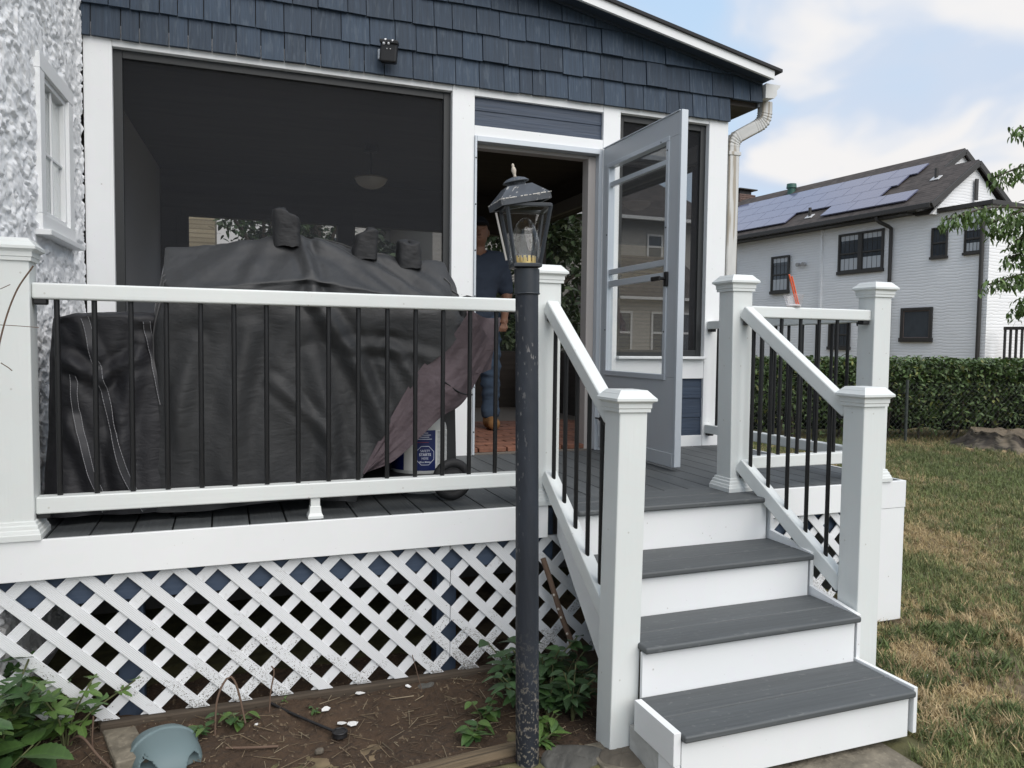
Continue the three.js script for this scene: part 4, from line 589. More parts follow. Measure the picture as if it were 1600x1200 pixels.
// ---------------------------------------------------------------- person standing inside the doorway
{
  const t = thing('person', 'person in dark cap, navy T-shirt, jeans and tan boots standing inside the doorway', 'person', [1.845, H + 0.034, -2.70], -0.22);
  const J = { pel: [0, 0.90, 0], chest: [0, 1.22, 0.0], neck: [0, 1.42, -0.005], head: [0, 1.565, 0.015] };
  const bodyF = (q) => {
    let d = cap(q, [0, 0.92, 0], [0, 1.08, 0.005], 0.135, 0.125); d = smin(d, cap(q, [-0.05, 1.24, 0], [0.05, 1.24, 0], 0.135, 0.135), 0.09); d = smin(d, cap(q, [-0.135, 1.345, -0.01], [0.135, 1.345, -0.01], 0.062, 0.062), 0.08);
    d = smin(d, cap(q, [0, 1.36, -0.01], [0, 1.45, 0], 0.056, 0.052), 0.04);
    for (const s of [-1, 1]) { d = smin(d, cap(q, [s * 0.185, 1.335, -0.01], [s * 0.235, 1.08, -0.02], 0.053, 0.042), 0.035); d = smin(d, cap(q, [s * 0.235, 1.08, -0.02], [s * 0.20, 0.90, 0.12], 0.041, 0.029), 0.02);
      d = smin(d, cap(q, [s * 0.09, 0.90, 0], [s * 0.105, 0.49, 0.01], 0.088, 0.06), 0.06); d = smin(d, cap(q, [s * 0.105, 0.49, 0.01], [s * 0.11, 0.09, -0.02], 0.056, 0.038), 0.03); d = smin(d, cap(q, [s * 0.11, 0.045, -0.03], [s * 0.125, 0.035, 0.12], 0.04, 0.033), 0.02); }
    return d;
  };
  const headF = (q) => { let d = ell(q, [0, 1.575, 0.005], [0.074, 0.105, 0.092]); d = smin(d, ell(q, [0, 1.515, 0.025], [0.055, 0.055, 0.066]), 0.03); d = smin(d, cap(q, [0, 1.575, 0.085], [0, 1.545, 0.108], 0.010, 0.015), 0.012); for (const s of [-1, 1]) { d = smin(d, ell(q, [s * 0.078, 1.56, -0.005], [0.012, 0.03, 0.02]), 0.008); d = Math.max(d, -ell(q, [s * 0.032, 1.578, 0.098], [0.018, 0.010, 0.014])); d = smin(d, ell(q, [s * 0.032, 1.596, 0.086], [0.024, 0.007, 0.01]), 0.01); } d = Math.max(d, -ell(q, [0, 1.508, 0.098], [0.026, 0.003, 0.014])); return smin(d, cap(q, [0, 1.40, -0.005], [0, 1.50, 0], 0.052, 0.05), 0.03); };
  const handF = (s) => (q) => { const w = [s * 0.20, 0.90, 0.12]; let d = cap(q, w, [s * 0.192, 0.86, 0.155], 0.027, 0.032); for (let k = 0; k < 4; k++) { const o = (k - 1.5) * 0.017, a = [s * 0.19 + o * 0.4, 0.845, 0.17 + o * 0.3], b = [s * 0.185 + o, 0.81 - 0.004 * (1.5 - Math.abs(k - 1.5)), 0.185], c = [s * 0.17 + o, 0.785, 0.178]; d = Math.min(d, smin(cap(q, a, b, 0.0095, 0.009), cap(q, b, c, 0.009, 0.008), 0.003)); } return Math.min(d, smin(cap(q, [s * 0.175, 0.872, 0.15], [s * 0.145, 0.85, 0.17], 0.011, 0.01), cap(q, [s * 0.145, 0.85, 0.17], [s * 0.14, 0.83, 0.182], 0.01, 0.009), 0.003)); };
  const skin = std({ color: lin(0.29, 0.15, 0.095), roughness: 0.55 });
  const body = mk('body', merge([isoMesh((x, y, z) => bodyF([x, y, z]), [-0.36, -0.02, -0.22], [0.36, 1.50, 0.26], 0.014), isoMesh((x, y, z) => headF([x, y, z]), [-0.11, 1.37, -0.12], [0.11, 1.71, 0.14], 0.005), isoMesh((x, y, z) => handF(1)([x, y, z]), [0.10, 0.75, 0.07], [0.26, 0.94, 0.22], 0.004), isoMesh((x, y, z) => handF(-1)([x, y, z]), [-0.26, 0.75, 0.07], [-0.10, 0.94, 0.22], 0.004)]), skin, t);
  const wr = (x, y, z, a) => (fbm3(x * 9, y * 14, z * 9, 3) - 0.5) * a;
  mk('shirt', isoMesh((x, y, z) => { const q = [x, y, z]; let d = cap(q, [0, 0.93, 0], [0, 1.08, 0.005], 0.155, 0.145); d = smin(d, cap(q, [-0.05, 1.24, 0], [0.05, 1.24, 0], 0.15, 0.15), 0.09); d = smin(d, cap(q, [-0.14, 1.345, -0.01], [0.14, 1.345, -0.01], 0.076, 0.076), 0.08); for (const s of [-1, 1]) d = smin(d, cap(q, [s * 0.185, 1.335, -0.01], [s * 0.226, 1.12, -0.018], 0.066, 0.062), 0.03); d += wr(x, y, z, 0.03); return Math.max(d, 0.86 - y, -cap(q, [0, 1.40, 0.01], [0, 1.6, 0.03], 0.066, 0.08)); }, [-0.34, 0.84, -0.22], [0.34, 1.48, 0.22], 0.012), std({ color: lin(0.045, 0.060, 0.090), roughness: 0.9 }), body);
  mk('jeans', isoMesh((x, y, z) => { const q = [x, y, z]; let d = cap(q, [-0.03, 0.90, 0], [0.03, 0.90, 0], 0.135, 0.135); for (const s of [-1, 1]) { d = smin(d, cap(q, [s * 0.085, 0.88, 0], [s * 0.105, 0.49, 0.01], 0.102, 0.078), 0.05); d = smin(d, cap(q, [s * 0.105, 0.49, 0.01], [s * 0.112, 0.10, -0.02], 0.078, 0.068), 0.03); } return Math.max(d + wr(x, y * 2.4, z, 0.04), 0.09 - y, y - 0.95); }, [-0.28, 0.07, -0.2], [0.28, 0.98, 0.2], 0.013), std({ color: lin(0.055, 0.085, 0.13), roughness: 0.95 }), body);
  for (const s of [-1, 1]) mk('boot', isoMesh((x, y, z) => { const q = [x, y, z]; let d = cap(q, [s * 0.112, 0.06, -0.03], [s * 0.125, 0.052, 0.115], 0.052, 0.05); d = smin(d, cap(q, [s * 0.112, 0.06, -0.03], [s * 0.112, 0.15, -0.03], 0.055, 0.055), 0.03); return Math.max(d, 0.001 - y, y - 0.155); }, [s * 0.12 - 0.1, -0.01, -0.12], [s * 0.12 + 0.1, 0.18, 0.2], 0.009), std({ color: lin(0.30, 0.155, 0.058), roughness: 0.85 }), body);
  mk('cap', isoMesh((x, y, z) => { const q = [x, y, z]; let d = Math.max(ell(q, [0, 1.60, 0.0], [0.088, 0.095, 0.104]), 1.618 - y); const b = Math.max(ell(q, [0, 1.622, 0.10], [0.075, 0.016, 0.085]), 0.04 - z); return Math.min(d, b); }, [-0.11, 1.58, -0.13], [0.11, 1.71, 0.20], 0.006), std({ color: lin(0.012, 0.014, 0.02), roughness: 0.85 }), body);
}
// ---------------------------------------------------------------- plants: shared leaf shapes
function leafGeo(kind) { // lies along +z from the origin, length 1, slightly folded on its midrib
  const out = []; const add = (a, r) => out.push([Math.sin(a) * r, Math.cos(a) * r]);
  if (kind === 'lobed') { const L = [[-2.2, 0.28], [-1.75, 0.55], [-1.45, 0.30], [-0.95, 0.80], [-0.55, 0.36], [0, 1.0], [0.55, 0.36], [0.95, 0.80], [1.45, 0.30], [1.75, 0.55], [2.2, 0.28]]; for (let i = 0; i + 1 < L.length; i++) for (let k = 0; k < 3; k++) add(lerp(L[i][0], L[i + 1][0], k / 3), lerp(L[i][1], L[i + 1][1], k / 3) * (1 + (k === 1 ? 0.10 : k === 2 ? -0.05 : 0))); out.push([Math.sin(2.2) * 0.28, Math.cos(2.2) * 0.28]); }
  else { const n = kind === 'serrate' ? 18 : 9, w = kind === 'narrow' ? 0.17 : kind === 'oval' ? 0.25 : 0.36; const side = (s) => { const o = []; for (let i = 0; i <= n; i++) { const t = i / n, b = w * Math.pow(Math.sin(Math.PI * Math.pow(t, 0.72)), 0.85) * (kind === 'serrate' && i % 2 ? 0.9 : 1); o.push([s * b, t]); } return o; }; out.push(...side(-1), ...side(1).reverse().slice(1, -1)); }
  const P = [], I = [], UV = []; const c = out.length; P.push(0, 0, kind === 'lobed' ? 0.18 : 0.45); UV.push(0.5, 0.5);
  for (const [x, z] of out) { P.push(x, -Math.abs(x) * -0.28 - z * z * 0.16, z); UV.push(x * 0.5 + 0.5, z); }
  for (let i = 0; i < c - (kind === 'lobed' ? 1 : 0); i++) I.push(0, 1 + i, 1 + (i + 1) % c);
  const g = new THREE.BufferGeometry(); g.setAttribute('position', new THREE.Float32BufferAttribute(P, 3)); g.setAttribute('uv', new THREE.Float32BufferAttribute(UV, 2)); g.setIndex(I); g.computeVertexNormals(); return g;
}
const LEAF = { lobed: leafGeo('lobed'), serrate: leafGeo('serrate'), oval: leafGeo('oval'), narrow: leafGeo('narrow') };
const leafTex = (b, seed) => tex(128, 128, (u, v) => { const a = tfbm(u, v, 6, 6, 4, seed), vein = sstep(0.022, 0.0, Math.abs(u - 0.5)) + 0.6 * sstep(0.12, 0.0, Math.abs(((v + Math.abs(u - 0.5) * 0.9) * 7) % 1 - 0.5) - 0.02); return srgb(b.map((c) => c * (0.75 + 0.5 * a + 0.3 * vein))); });
const leafMat = (b, seed, o = {}) => new THREE.MeshPhysicalMaterial({ map: leafTex(b, seed), roughness: 0.55, transmission: 0.22, thickness: 0, side: THREE.DoubleSide, ...o });
const GREEN = [leafMat([0.060, 0.125, 0.028], 301), leafMat([0.042, 0.098, 0.026], 302), leafMat([0.085, 0.155, 0.032], 303), leafMat([0.030, 0.068, 0.022], 304)];
const stemMat = std({ color: lin(0.09, 0.10, 0.04), roughness: 0.8 }), twigMat = std({ map: tex(64, 256, (u, v) => srgb([0.13, 0.085, 0.06].map((c) => c * (0.6 + 0.8 * tfbm(u, v, 6, 20, 4, 310)))), true, 0.2), roughness: 0.9 });
function placeLeaf(parent, geo, mat, p, yaw, pitch, roll, s) { const m = mk('leaf', geo, mat, parent); m.position.set(...p); m.rotation.set(pitch, yaw, roll, 'YXZ'); m.scale.setScalar(s); return m; }
function plant(name, label, category, pos, group, { stems, h, spread, leaf, size, per, mats, seed }) {
  const t = thing(name, label, category, pos, 0, group), r = rnd(seed);
  for (let s = 0; s < stems; s++) { const a = r() * 6.28, hh = h * (0.6 + 0.5 * r()), sp = spread * (0.3 + r()), P = [[0, -0.02, 0], [Math.cos(a) * sp * 0.25, hh * 0.5, Math.sin(a) * sp * 0.25], [Math.cos(a) * sp, hh, Math.sin(a) * sp]]; mk('stem', tube(P, 0.0022 + h * 0.004, 12, 5), stemMat, t); const cu = new THREE.CatmullRomCurve3(P.map((p) => new V3(...p)));
    for (let k = 0; k < per; k++) { const f = 0.3 + 0.7 * (k + 1) / per, p = cu.getPoint(Math.min(1, f)); placeLeaf(t, LEAF[leaf], mats[Math.floor(r() * mats.length)], p.toArray(), a + k * 2.4 + r(), 0.35 - r() * 0.6, (r() - 0.5) * 0.7, size * (0.6 + 0.6 * r())); } }
  return t;
}
const [GA, GB, GC, GD] = GREEN;
plant('leafy_shrub', 'big leafy shrub with lobed leaves in the bottom left corner', 'shrub', [-0.80, 0.0, 0.12], null, { stems: 14, h: 0.36, spread: 0.25, leaf: 'lobed', size: 0.10, per: 6, mats: [GA, GC, GB], seed: 4 });
plant('leafy_shrub', 'broad serrated leaves of the shrub lowest in the left corner', 'shrub', [-0.80, -0.02, 0.30], null, { stems: 6, h: 0.16, spread: 0.17, leaf: 'serrate', size: 0.15, per: 5, mats: [GB, GA], seed: 14 });
plant('leafy_shrub', 'slender lobed sprig reaching in front of the lattice at left', 'shrub', [-0.60, 0.02, 0.06], null, { stems: 6, h: 0.25, spread: 0.19, leaf: 'lobed', size: 0.068, per: 5, mats: [GC, GA], seed: 24 });
const weeds = [[-0.16, 0.12, 5, 0.05, 'oval', 0.055, 'weed with paler leaves beside the plastic watering can'], [-0.02, 0.10, 4, 0.06, 'serrate', 0.05, 'weed at the soil edge left of the flat stone'], [0.27, 0.10, 3, 0.03, 'oval', 0.028, 'tiny seedling next to the white scrap'], [0.16, -0.02, 3, 0.03, 'oval', 0.026, 'tiny seedling near the lattice foot'], [0.83, 0.42, 6, 0.06, 'oval', 0.065, 'broad leaved weed beside the timber left of the lamp post'], [0.90, 0.30, 5, 0.08, 'serrate', 0.05, 'weed against the left side of the lamp pole'], [1.10, 0.48, 7, 0.10, 'oval', 0.06, 'bright star shaped weed in front of the stones'], [1.05, 0.55, 5, 0.05, 'narrow', 0.07, 'low grassy weed at the foot of the lamp pole']];
weeds.forEach(([x, z, n, h, lf, sz, lb], i) => plant('weed', lb, 'weed', [x, soilY(x, z) - 0.005, z], 'weeds in the soil bed', { stems: n, h, spread: h * 0.9, leaf: lf, size: sz, per: 4, mats: i > 5 ? [GC, GA] : [GA, GB, GC], seed: 60 + i }));
{ const r = rnd(91), where = ['nearest the stair post', 'under the leaning stick', 'close behind the lamp pole', 'against the lattice foot', 'half hidden by the stair rail', 'in the shade of the steps'];
  where.forEach((w, i) => { const x = [1.24, 1.20, 1.06, 1.10, 1.27, 1.16][i], z = [0.42, 0.22, 0.30, 0.10, 0.25, 0.36][i]; plant('ivy_weed', 'dark green weed clump ' + w, 'weed', [x, 0.02, z], 'dark weeds between lamp and stairs', { stems: 9, h: [0.20, 0.24, 0.20, 0.20, 0.18, 0.15][i], spread: 0.13, leaf: i % 2 ? 'serrate' : 'oval', size: 0.066, per: 7, mats: [GB, GD, GD], seed: 120 + i }); }); }
// ---------------------------------------------------------------- things lying in the bed
const stoneMat = (b, s) => std({ roughness: 0.9, map: tex(256, 256, (u, v) => { const a = tfbm(u, v, 6, 6, 5, s), w = sstep(0.62, 0.75, tfbm(u, v, 20, 20, 3, s + 1)); return srgb(mixc(b.map((c) => c * (0.6 + 0.8 * a)), b.map((c) => c * 1.9), w * 0.3)); }, true, 0.3), bumpMap: groundBump, bumpScale: 0.02 });
const slate = stoneMat([0.085, 0.083, 0.075], 320), slateBrown = stoneMat([0.11, 0.095, 0.075], 322), concrete = stoneMat([0.165, 0.145, 0.11], 324);
function stone(label, pos, rx, rz, h, mat, seed, tilt = 0, group) { const g = grid(36, 18, (u, v) => { const th = u * 6.2832, c = Math.cos(th), s = Math.sin(th), n = 0.82 + 0.4 * (fbm3(c * 1.4 + seed, s * 1.4, 2, 3) - 0.3), vv = v * Math.PI / 2 * 1.0, rr = Math.pow(Math.cos(vv), 0.35); return [c * rx * n * rr, h * Math.pow(Math.sin(vv), 0.6) * (0.9 + 0.25 * (fbm3(c * 3, s * 3, seed, 3) - 0.5)), -s * rz * n * rr]; }, true); const m = solo('stone', pouchUV(g, 1), mat, label, 'stone', group); m.position.set(...pos); m.rotation.z = tilt; return m; }
stone('flat grey slate lying in the soil by the black stake', [0.14, 0.035, 0.03], 0.065, 0.05, 0.022, slate, 2.2);
stone('large flat grey stone at the foot of the lamp pole', [1.13, -0.01, 0.66], 0.14, 0.10, 0.030, slate, 5.5); stone('brownish flat stone under the stair post', [1.30, -0.01, 0.72], 0.10, 0.10, 0.035, slateBrown, 7.1); stone('small slate chip near the lattice foot', [0.74, 0.055, 0.02], 0.045, 0.03, 0.014, slate, 9.1); stone('small tan pebble in front of the black stake', [0.26, 0.012, 0.33], 0.018, 0.014, 0.016, slateBrown, 11.1);
{ const g = bx(-0.055, -0.04, -0.24, 0.055, 0.045, 0.24, 0.008); const m = solo('concrete_kerb', g, concrete, 'speckled concrete edging block behind the plastic watering can', 'kerb'); m.position.set(-0.43, 0.02, 0.02); m.rotation.y = 0.28;
  const tb = std({ map: tex(256, 128, (u, v) => { const a = tfbm(u, v, 4, 30, 5, 330); return srgb([0.135, 0.10, 0.062].map((c) => c * (0.45 + 0.9 * a))); }, true, 0.5, 0.2), roughness: 0.95, bumpMap: boardBump, bumpScale: 0.01 });
  const lg = solo('timber_edging', uvm(new RoundedBoxGeometry(0.62, 0.07, 0.075, 2, 0.02), 'x'), tb, 'weathered round timber edging left of the lamp pole', 'timber'); lg.position.set(0.71, -0.004, 0.57); lg.rotation.y = 0.10;
  const pk = std({ map: tex(256, 128, (u, v) => { const a = tfbm(u, v, 4, 30, 5, 334); return srgb([0.075, 0.058, 0.042].map((c) => c * (0.45 + 0.9 * a))); }, true, 0.6, 0.2), roughness: 0.95 });
  const p = solo('base_plank', uvm(new RoundedBoxGeometry(1.9, 0.05, 0.045, 1, 0.006), 'x'), pk, 'dark weathered plank along the foot of the lattice', 'plank'); p.position.set(0.45, 0.062, -0.018);
  const pad = solo('concrete_pad', bx(1.2, -0.03, 0.6, 2.29, 0.012, 1.30, 0.006), concrete, 'concrete pad under the bottom step', 'slab'); }
{ // leaning branch with cut knots
  const t = thing('leaning_stick', 'peeled brown branch leaning on the lattice behind the stair post', 'stick');
  const P = [[1.262, 0.57, 0.05], [1.30, 0.43, 0.085], [1.33, 0.32, 0.11], [1.375, 0.17, 0.15], [1.40, -0.02, 0.20]]; mk('branch', tube(P, 0.0125, 40, 9), twigMat, t); const c = new THREE.CatmullRomCurve3(P.map((p) => new V3(...p)));
  for (const f of [0.28, 0.42, 0.5, 0.62]) { const p = c.getPoint(f); mk('knot', new THREE.SphereGeometry(0.006, 8, 6).translate(p.x - 0.008, p.y, p.z + 0.010), std({ color: lin(0.5, 0.46, 0.4), roughness: 0.9 }), t); }
}
{ // grey-green plastic watering can, lying tipped with its handle up
  const f = (x, y, z) => { const q = [x, y, z], k = Math.pow(Math.abs(x / 0.135) ** 2.6 + Math.abs((y + 0.02) / 0.125) ** 2.6 + Math.abs((z + 0.01) / 0.17) ** 2.6, 1 / 2.6); let d = (k - 1) * 0.125; const arc = Math.abs(z + 0.075 - 0.25 * Math.abs(x)) - 0.008; d = Math.min(d, Math.max(d - 0.006, arc)); d = Math.max(d, -cap(q, [-0.075, 0.055, 0.02], [-0.095, 0.03, 0.15], 0.026, 0.036)); d = Math.max(d, -cap(q, [0.07, 0.04, 0.10], [0.085, 0.02, 0.2], 0.03, 0.045)); return d; };
  const m = solo('watering_can', isoMesh(f, [-0.16, -0.10, -0.20], [0.16, 0.14, 0.19], 0.0055), std({ roughness: 0.6, color: lin(0.125, 0.175, 0.185) }), 'grey green plastic watering can lying tipped in the bottom left soil', 'watering can'); m.position.set(-0.262, 0.01, 0.20); m.scale.setScalar(0.88); m.rotation.set(0.12, 0.3, -0.05);
}
{ const t = thing('garden_stake', 'black plastic ground stake disc with its strap on the soil', 'stake'); mk('disc', merge([new THREE.CylinderGeometry(0.027, 0.029, 0.016, 28), new THREE.TorusGeometry(0.026, 0.004, 6, 28).rotateX(Math.PI / 2).translate(0, 0.008, 0)]).translate(0.345, 0.032, 0.255), blackPlastic, t); mk('strap', tube([[0.33, 0.034, 0.24], [0.24, 0.05, 0.15], [0.16, 0.062, 0.06], [0.10, 0.075, -0.01]], 0.006, 24, 6), blackPlastic, t); }
{ const white = std({ color: lin(0.8, 0.8, 0.79), roughness: 0.8 }), r = rnd(7); [[0.40, 0.205, 0.032, 'largest torn white scrap on the soil'], [0.36, 0.185, 0.022, 'torn white scrap touching the largest one'], [0.86, 0.30, 0.022, 'white scrap beside the weeds left of the lamp pole'], [0.66, 0.03, 0.013, 'small white chip near the slate chip'], [0.46, 0.02, 0.018, 'white chip among twigs below the lattice'], [0.31, 0.10, 0.02, 'narrow white sliver beside the seedling'], [0.05, 0.12, 0.01, 'tiny white crumb left of the flat slate'], [2.95, 0.6, 0.02, 'white scrap on the dry grass right of the stairs'], [3.25, 1.0, 0.018, 'white scrap on the bare patch at the lower right edge']].forEach(([x, z, s, lb]) => { const P = []; for (let k = 0; k < 6; k++) { const a = k / 6 * 6.283 + r() * 0.5; P.push([Math.cos(a) * s * (0.6 + 0.6 * r()), Math.sin(a) * s * (0.5 + 0.5 * r())]); } const m = solo('paper_scrap', prism(P, 0.003).rotateX(-Math.PI / 2), white, lb, 'scrap', 'white scraps on the ground'); m.position.set(x, (x < 1.3 ? soilY(x, z) : 0.01) + 0.008, z); m.rotation.set((r() - 0.5) * 0.4, r() * 3, (r() - 0.5) * 0.3); }); }
{ // loose litter of twigs, straw and bark on the soil
  const r = rnd(44), gs = []; const N = 900, m = new THREE.InstancedMesh(new THREE.CylinderGeometry(0.6, 1, 1, 5).rotateZ(Math.PI / 2), std({ color: lin(1, 1, 1), roughness: 0.95 }), N), o = new THREE.Object3D(), c = new THREE.Color();
  for (let i = 0; i < N; i++) { const x = -0.8 + r() * 2.15, z = -0.03 + r() * 0.55; o.position.set(x, soilY(x, z) + 0.008, z); o.rotation.set(0, r() * 6.28, (r() - 0.5) * 0.35); const L = 0.012 + Math.pow(r(), 3) * 0.11, w = 0.0007 + r() * 0.0016; o.scale.set(L, w, w); o.updateMatrix(); m.setMatrixAt(i, o.matrix); const k = r(); const lt = 0.5 + 0.6 * r(); c.setRGB(...(k < 0.45 ? [0.20, 0.15, 0.095] : k < 0.8 ? [0.085, 0.06, 0.04] : [0.30, 0.245, 0.165]).map((q) => q * lt)); m.setColorAt(i, c); }
  m.name = 'soil_litter'; m.userData = { kind: 'stuff', label: 'loose twigs, straw and bark scattered on the soil', category: 'litter' }; m.castShadow = m.receiveShadow = true; scene.add(m);
}
{ // dry canes and the bare vine by the left post
  [['dry bent cane standing in front of the lattice', [[-0.10, 0.0, 0.12], [-0.09, 0.16, 0.10], [-0.05, 0.235, 0.08], [-0.02, 0.20, 0.09], [0.01, 0.06, 0.11]], 0.004], ['thin dead stalk in front of the lattice middle', [[0.10, 0.0, 0.05], [0.105, 0.12, 0.04], [0.12, 0.21, 0.03], [0.11, 0.235, 0.03]], 0.003], ['long brown cane crossing the pit at lower left', [[-0.62, 0.02, 0.02], [-0.55, 0.10, 0.10], [-0.47, 0.07, 0.22], [-0.36, 0.02, 0.36]], 0.0045], ['straight straw coloured stalk by the shrub', [[-0.50, 0.0, 0.12], [-0.505, 0.09, 0.13], [-0.50, 0.18, 0.13]], 0.003], ['wiry stem at the lattice foot by the slate chip', [[0.72, 0.03, 0.06], [0.70, 0.12, 0.03], [0.68, 0.20, 0.02]], 0.0018], ['loose brown twig lying across the left soil', [[-0.06, 0.03, 0.22], [0.04, 0.035, 0.26], [0.12, 0.03, 0.27]], 0.005]].forEach(([lb, P, rr]) => solo('dry_cane', tube(P, rr, 24, 6), twigMat, lb, 'twig', 'dry canes in the bed'));
  const t = thing('bare_vine', 'bare brown vine twig in front of the left newel post', 'vine', [-0.66, 1.5, 0.33]); mk('twig', tube([[-0.08, -0.16, 0], [-0.045, 0.03, 0.005], [-0.005, 0.16, 0.005], [0.045, 0.245, 0.01]], 0.0026, 30, 6), twigMat, t); mk('tendril', tube([[-0.02, 0.185, 0], [-0.055, 0.168, 0], [-0.085, 0.175, 0]], 0.0012, 16, 5), twigMat, t); mk('tendril', tube([[-0.09, 0.06, 0], [0.0, 0.056, 0.01], [0.055, 0.052, 0.0]], 0.0012, 16, 5), twigMat, t); mk('tendril', tube([[-0.05, -0.06, 0], [-0.03, -0.075, 0], [-0.02, -0.085, 0]], 0.0016, 10, 5), twigMat, t);
}
// ---------------------------------------------------------------- neighbour's house with solar roof
const brickBump = tex(1024, 1024, (u, v) => { const wob = 0.03 * (tfbm(u, v, 10, 8, 3, 401) - 0.5); const row = (v + wob) * 24, k = Math.floor(row), f = row - k; return sstep(0.0, 0.22, f) * sstep(1.0, 0.7, f) * 0.7 + 0.3 * tfbm(u, v, 24, 48, 4, 402) * (0.5 + hash3(k, 3, 1)); }, false, 2.4);
const whiteBrick = std({ map: tex(512, 512, (u, v) => { const a = tfbm(u, v, 5, 8, 5, 403), b = tfbm(u, v, 3, 40, 3, 404); return srgb([0.82, 0.825, 0.83].map((c) => c * (0.90 + 0.14 * a + 0.06 * b))); }, true, 4.1), roughness: 0.8, bumpMap: brickBump, bumpScale: 0.007 });
const paneMat = std({ map: tex(64, 64, (u, v) => srgb([0.05, 0.06, 0.07].map((c) => c * (0.7 + 0.6 * tfbm(u, v, 3, 3, 3, 406)))), true, 1), roughness: 0.08 }), blindMat = std({ color: lin(0.44, 0.46, 0.48), roughness: 0.5 });
{
  const t = thing('solar_house', 'white painted brick house with dark trim and solar panels on its roof', 'house', [21.7, -0.606, -15.26], Math.atan2(0.0872, 0.9962));
  // local: z runs along the wall, towards the lawn; -x points out of the wall; K sets the house's unit
  const K = 1.4, B = (u0, v0, o0, u1, v1, o1, r = 0.01, g = 'z') => bx(-o1 * K, v0 * K, u0 * K, -o0 * K, v1 * K, u1 * K, r, g);
  mk('wall', B(-11, 0, -3.9, -3.48, 4.9, -0.03, 0), whiteBrick, t); mk('wall', B(-3.48, 0, -3.9, -0.72, 4.9, 0, 0), whiteBrick, t); mk('wall', B(-0.72, 0, -4.2, 1.06, 4.66, 0.001, 0), whiteBrick, t);
  // roofs
  const slab = (pts, n, mat, d = 0.06) => { // pts: quad corners [u,v,o] counter-clockwise seen from outside
    const q = pts.map(([u, v, o]) => new V3(-o * K, v * K, u * K)), nrm = q[1].clone().sub(q[0]).cross(q[3].clone().sub(q[0])).normalize(), w = q.map((p) => p.clone().addScaledVector(nrm, -d * K)); const pos = [], uv = []; const U = q[1].clone().sub(q[0]).normalize(), Vv = nrm.clone().cross(U);
    const face = (a) => { for (const i of [0, 1, 2, 0, 2, 3]) { pos.push(...a[i].toArray()); const e = a[i].clone().sub(q[0]); uv.push(e.dot(U), e.dot(Vv)); } }; face(q); face([w[3], w[2], w[1], w[0]]); for (let i = 0; i < 4; i++) { const j = (i + 1) % 4; face([q[j], q[i], w[i], w[j]]); }
    const g = new THREE.BufferGeometry(); g.setAttribute('position', new THREE.Float32BufferAttribute(pos, 3)); g.setAttribute('uv', new THREE.Float32BufferAttribute(uv, 2)); g.computeVertexNormals(); return mk(n, g, mat, t); };
  const eo = 0.42, ey = 4.87, ro = -2.0, ry = 6.56, r2o = -1.2, r2y = ey + (r2o - eo) / (ro - eo) * (ry - ey);
  slab([[-11, ey, eo], [-0.95, ey, eo], [-0.95, ry, ro], [-11, ry, ro]], 'roof', asphaltShingle); slab([[-0.95, ey, ro * 2 - eo], [-11, ey, ro * 2 - eo], [-11, ry, ro], [-0.95, ry, ro]], 'roof', asphaltShingle);
  slab([[-0.949, ey, eo], [-0.05, ey, eo], [-0.05, r2y, r2o], [-0.949, r2y, r2o]], 'gable_roof', asphaltShingle); slab([[-0.05, ey, r2o * 2 - eo], [-1.4, ey, r2o * 2 - eo], [-1.4, r2y + 0.001, r2o], [-0.05, r2y, r2o]], 'gable_roof', asphaltShingle);
  const gable = (u, o0, o1, y0, op, yp) => mk('gable_wall', uvm(prism([[o0 * K, y0 * K], [o1 * K, y0 * K], [op * K, yp * K]], 0.1).rotateY(Math.PI).translate(0, 0, u * K), 'x'), whiteBrick, t);
  gable(-1.02, -4.2, 0.2, 4.8, ro, ry - 0.12); gable(-0.14, -2.7, 0.26, 4.62, r2o, r2y - 0.14);
  // raking boards
  const rake = (u, a, b, w = 0.13) => { const A = [-a[0] * K, a[1] * K - 0.12, u * K], Bp = [-b[0] * K, b[1] * K - 0.12, u * K]; mk('rake_board', beam(A, Bp, 0.06, w * K, 0.005), brownTrim, t); };
  rake(-0.93, [eo, ey], [ro, ry]); rake(-0.93, [ro * 2 - eo, ey], [ro, ry]); rake(-0.03, [eo, ey], [r2o, r2y]); rake(-0.03, [r2o * 2 - eo, ey], [r2o, r2y]);
  mk('gable_vent', B(-0.1, 5.05, -1.25, -0.06, 5.55, -1.15), brownTrim, t);
  mk('gutter', B(-11, 4.74, 0.36, -0.06, 4.86, 0.47, 0.02), brownTrim, t); mk('soffit', B(-11, 4.70, 0.002, -0.74, 4.735, 0.36), brownTrim, t);
  mk('flat_roof_trim', B(-0.70, 4.661, -4.3, 1.16, 4.76, 0.10, 0.01), brownTrim, t);
  mk('pilaster', B(-3.56, 0, -0.029, -3.479, 4.7, 0.06), whiteBrick, t);
  for (const [u, tp, bend] of [[-1.36, 4.74, 1], [0.93, 4.64, 0]]) { const P = bend ? [[-0.40 * K, tp * K, (u - 0.16) * K], [-0.38 * K, (tp - 0.1) * K, (u - 0.15) * K], [-0.09 * K, (tp - 0.26) * K, u * K], [-0.06 * K, (tp - 0.42) * K, u * K], [-0.06 * K, 2 * K, u * K], [-0.06 * K, 0, u * K]] : [[-0.06 * K, tp * K, u * K], [-0.06 * K, 2 * K, u * K], [-0.06 * K, 0, u * K]]; mk('downspout', tube(P, 0.062, 60, 8, false, 0.2), brownTrim, t); }
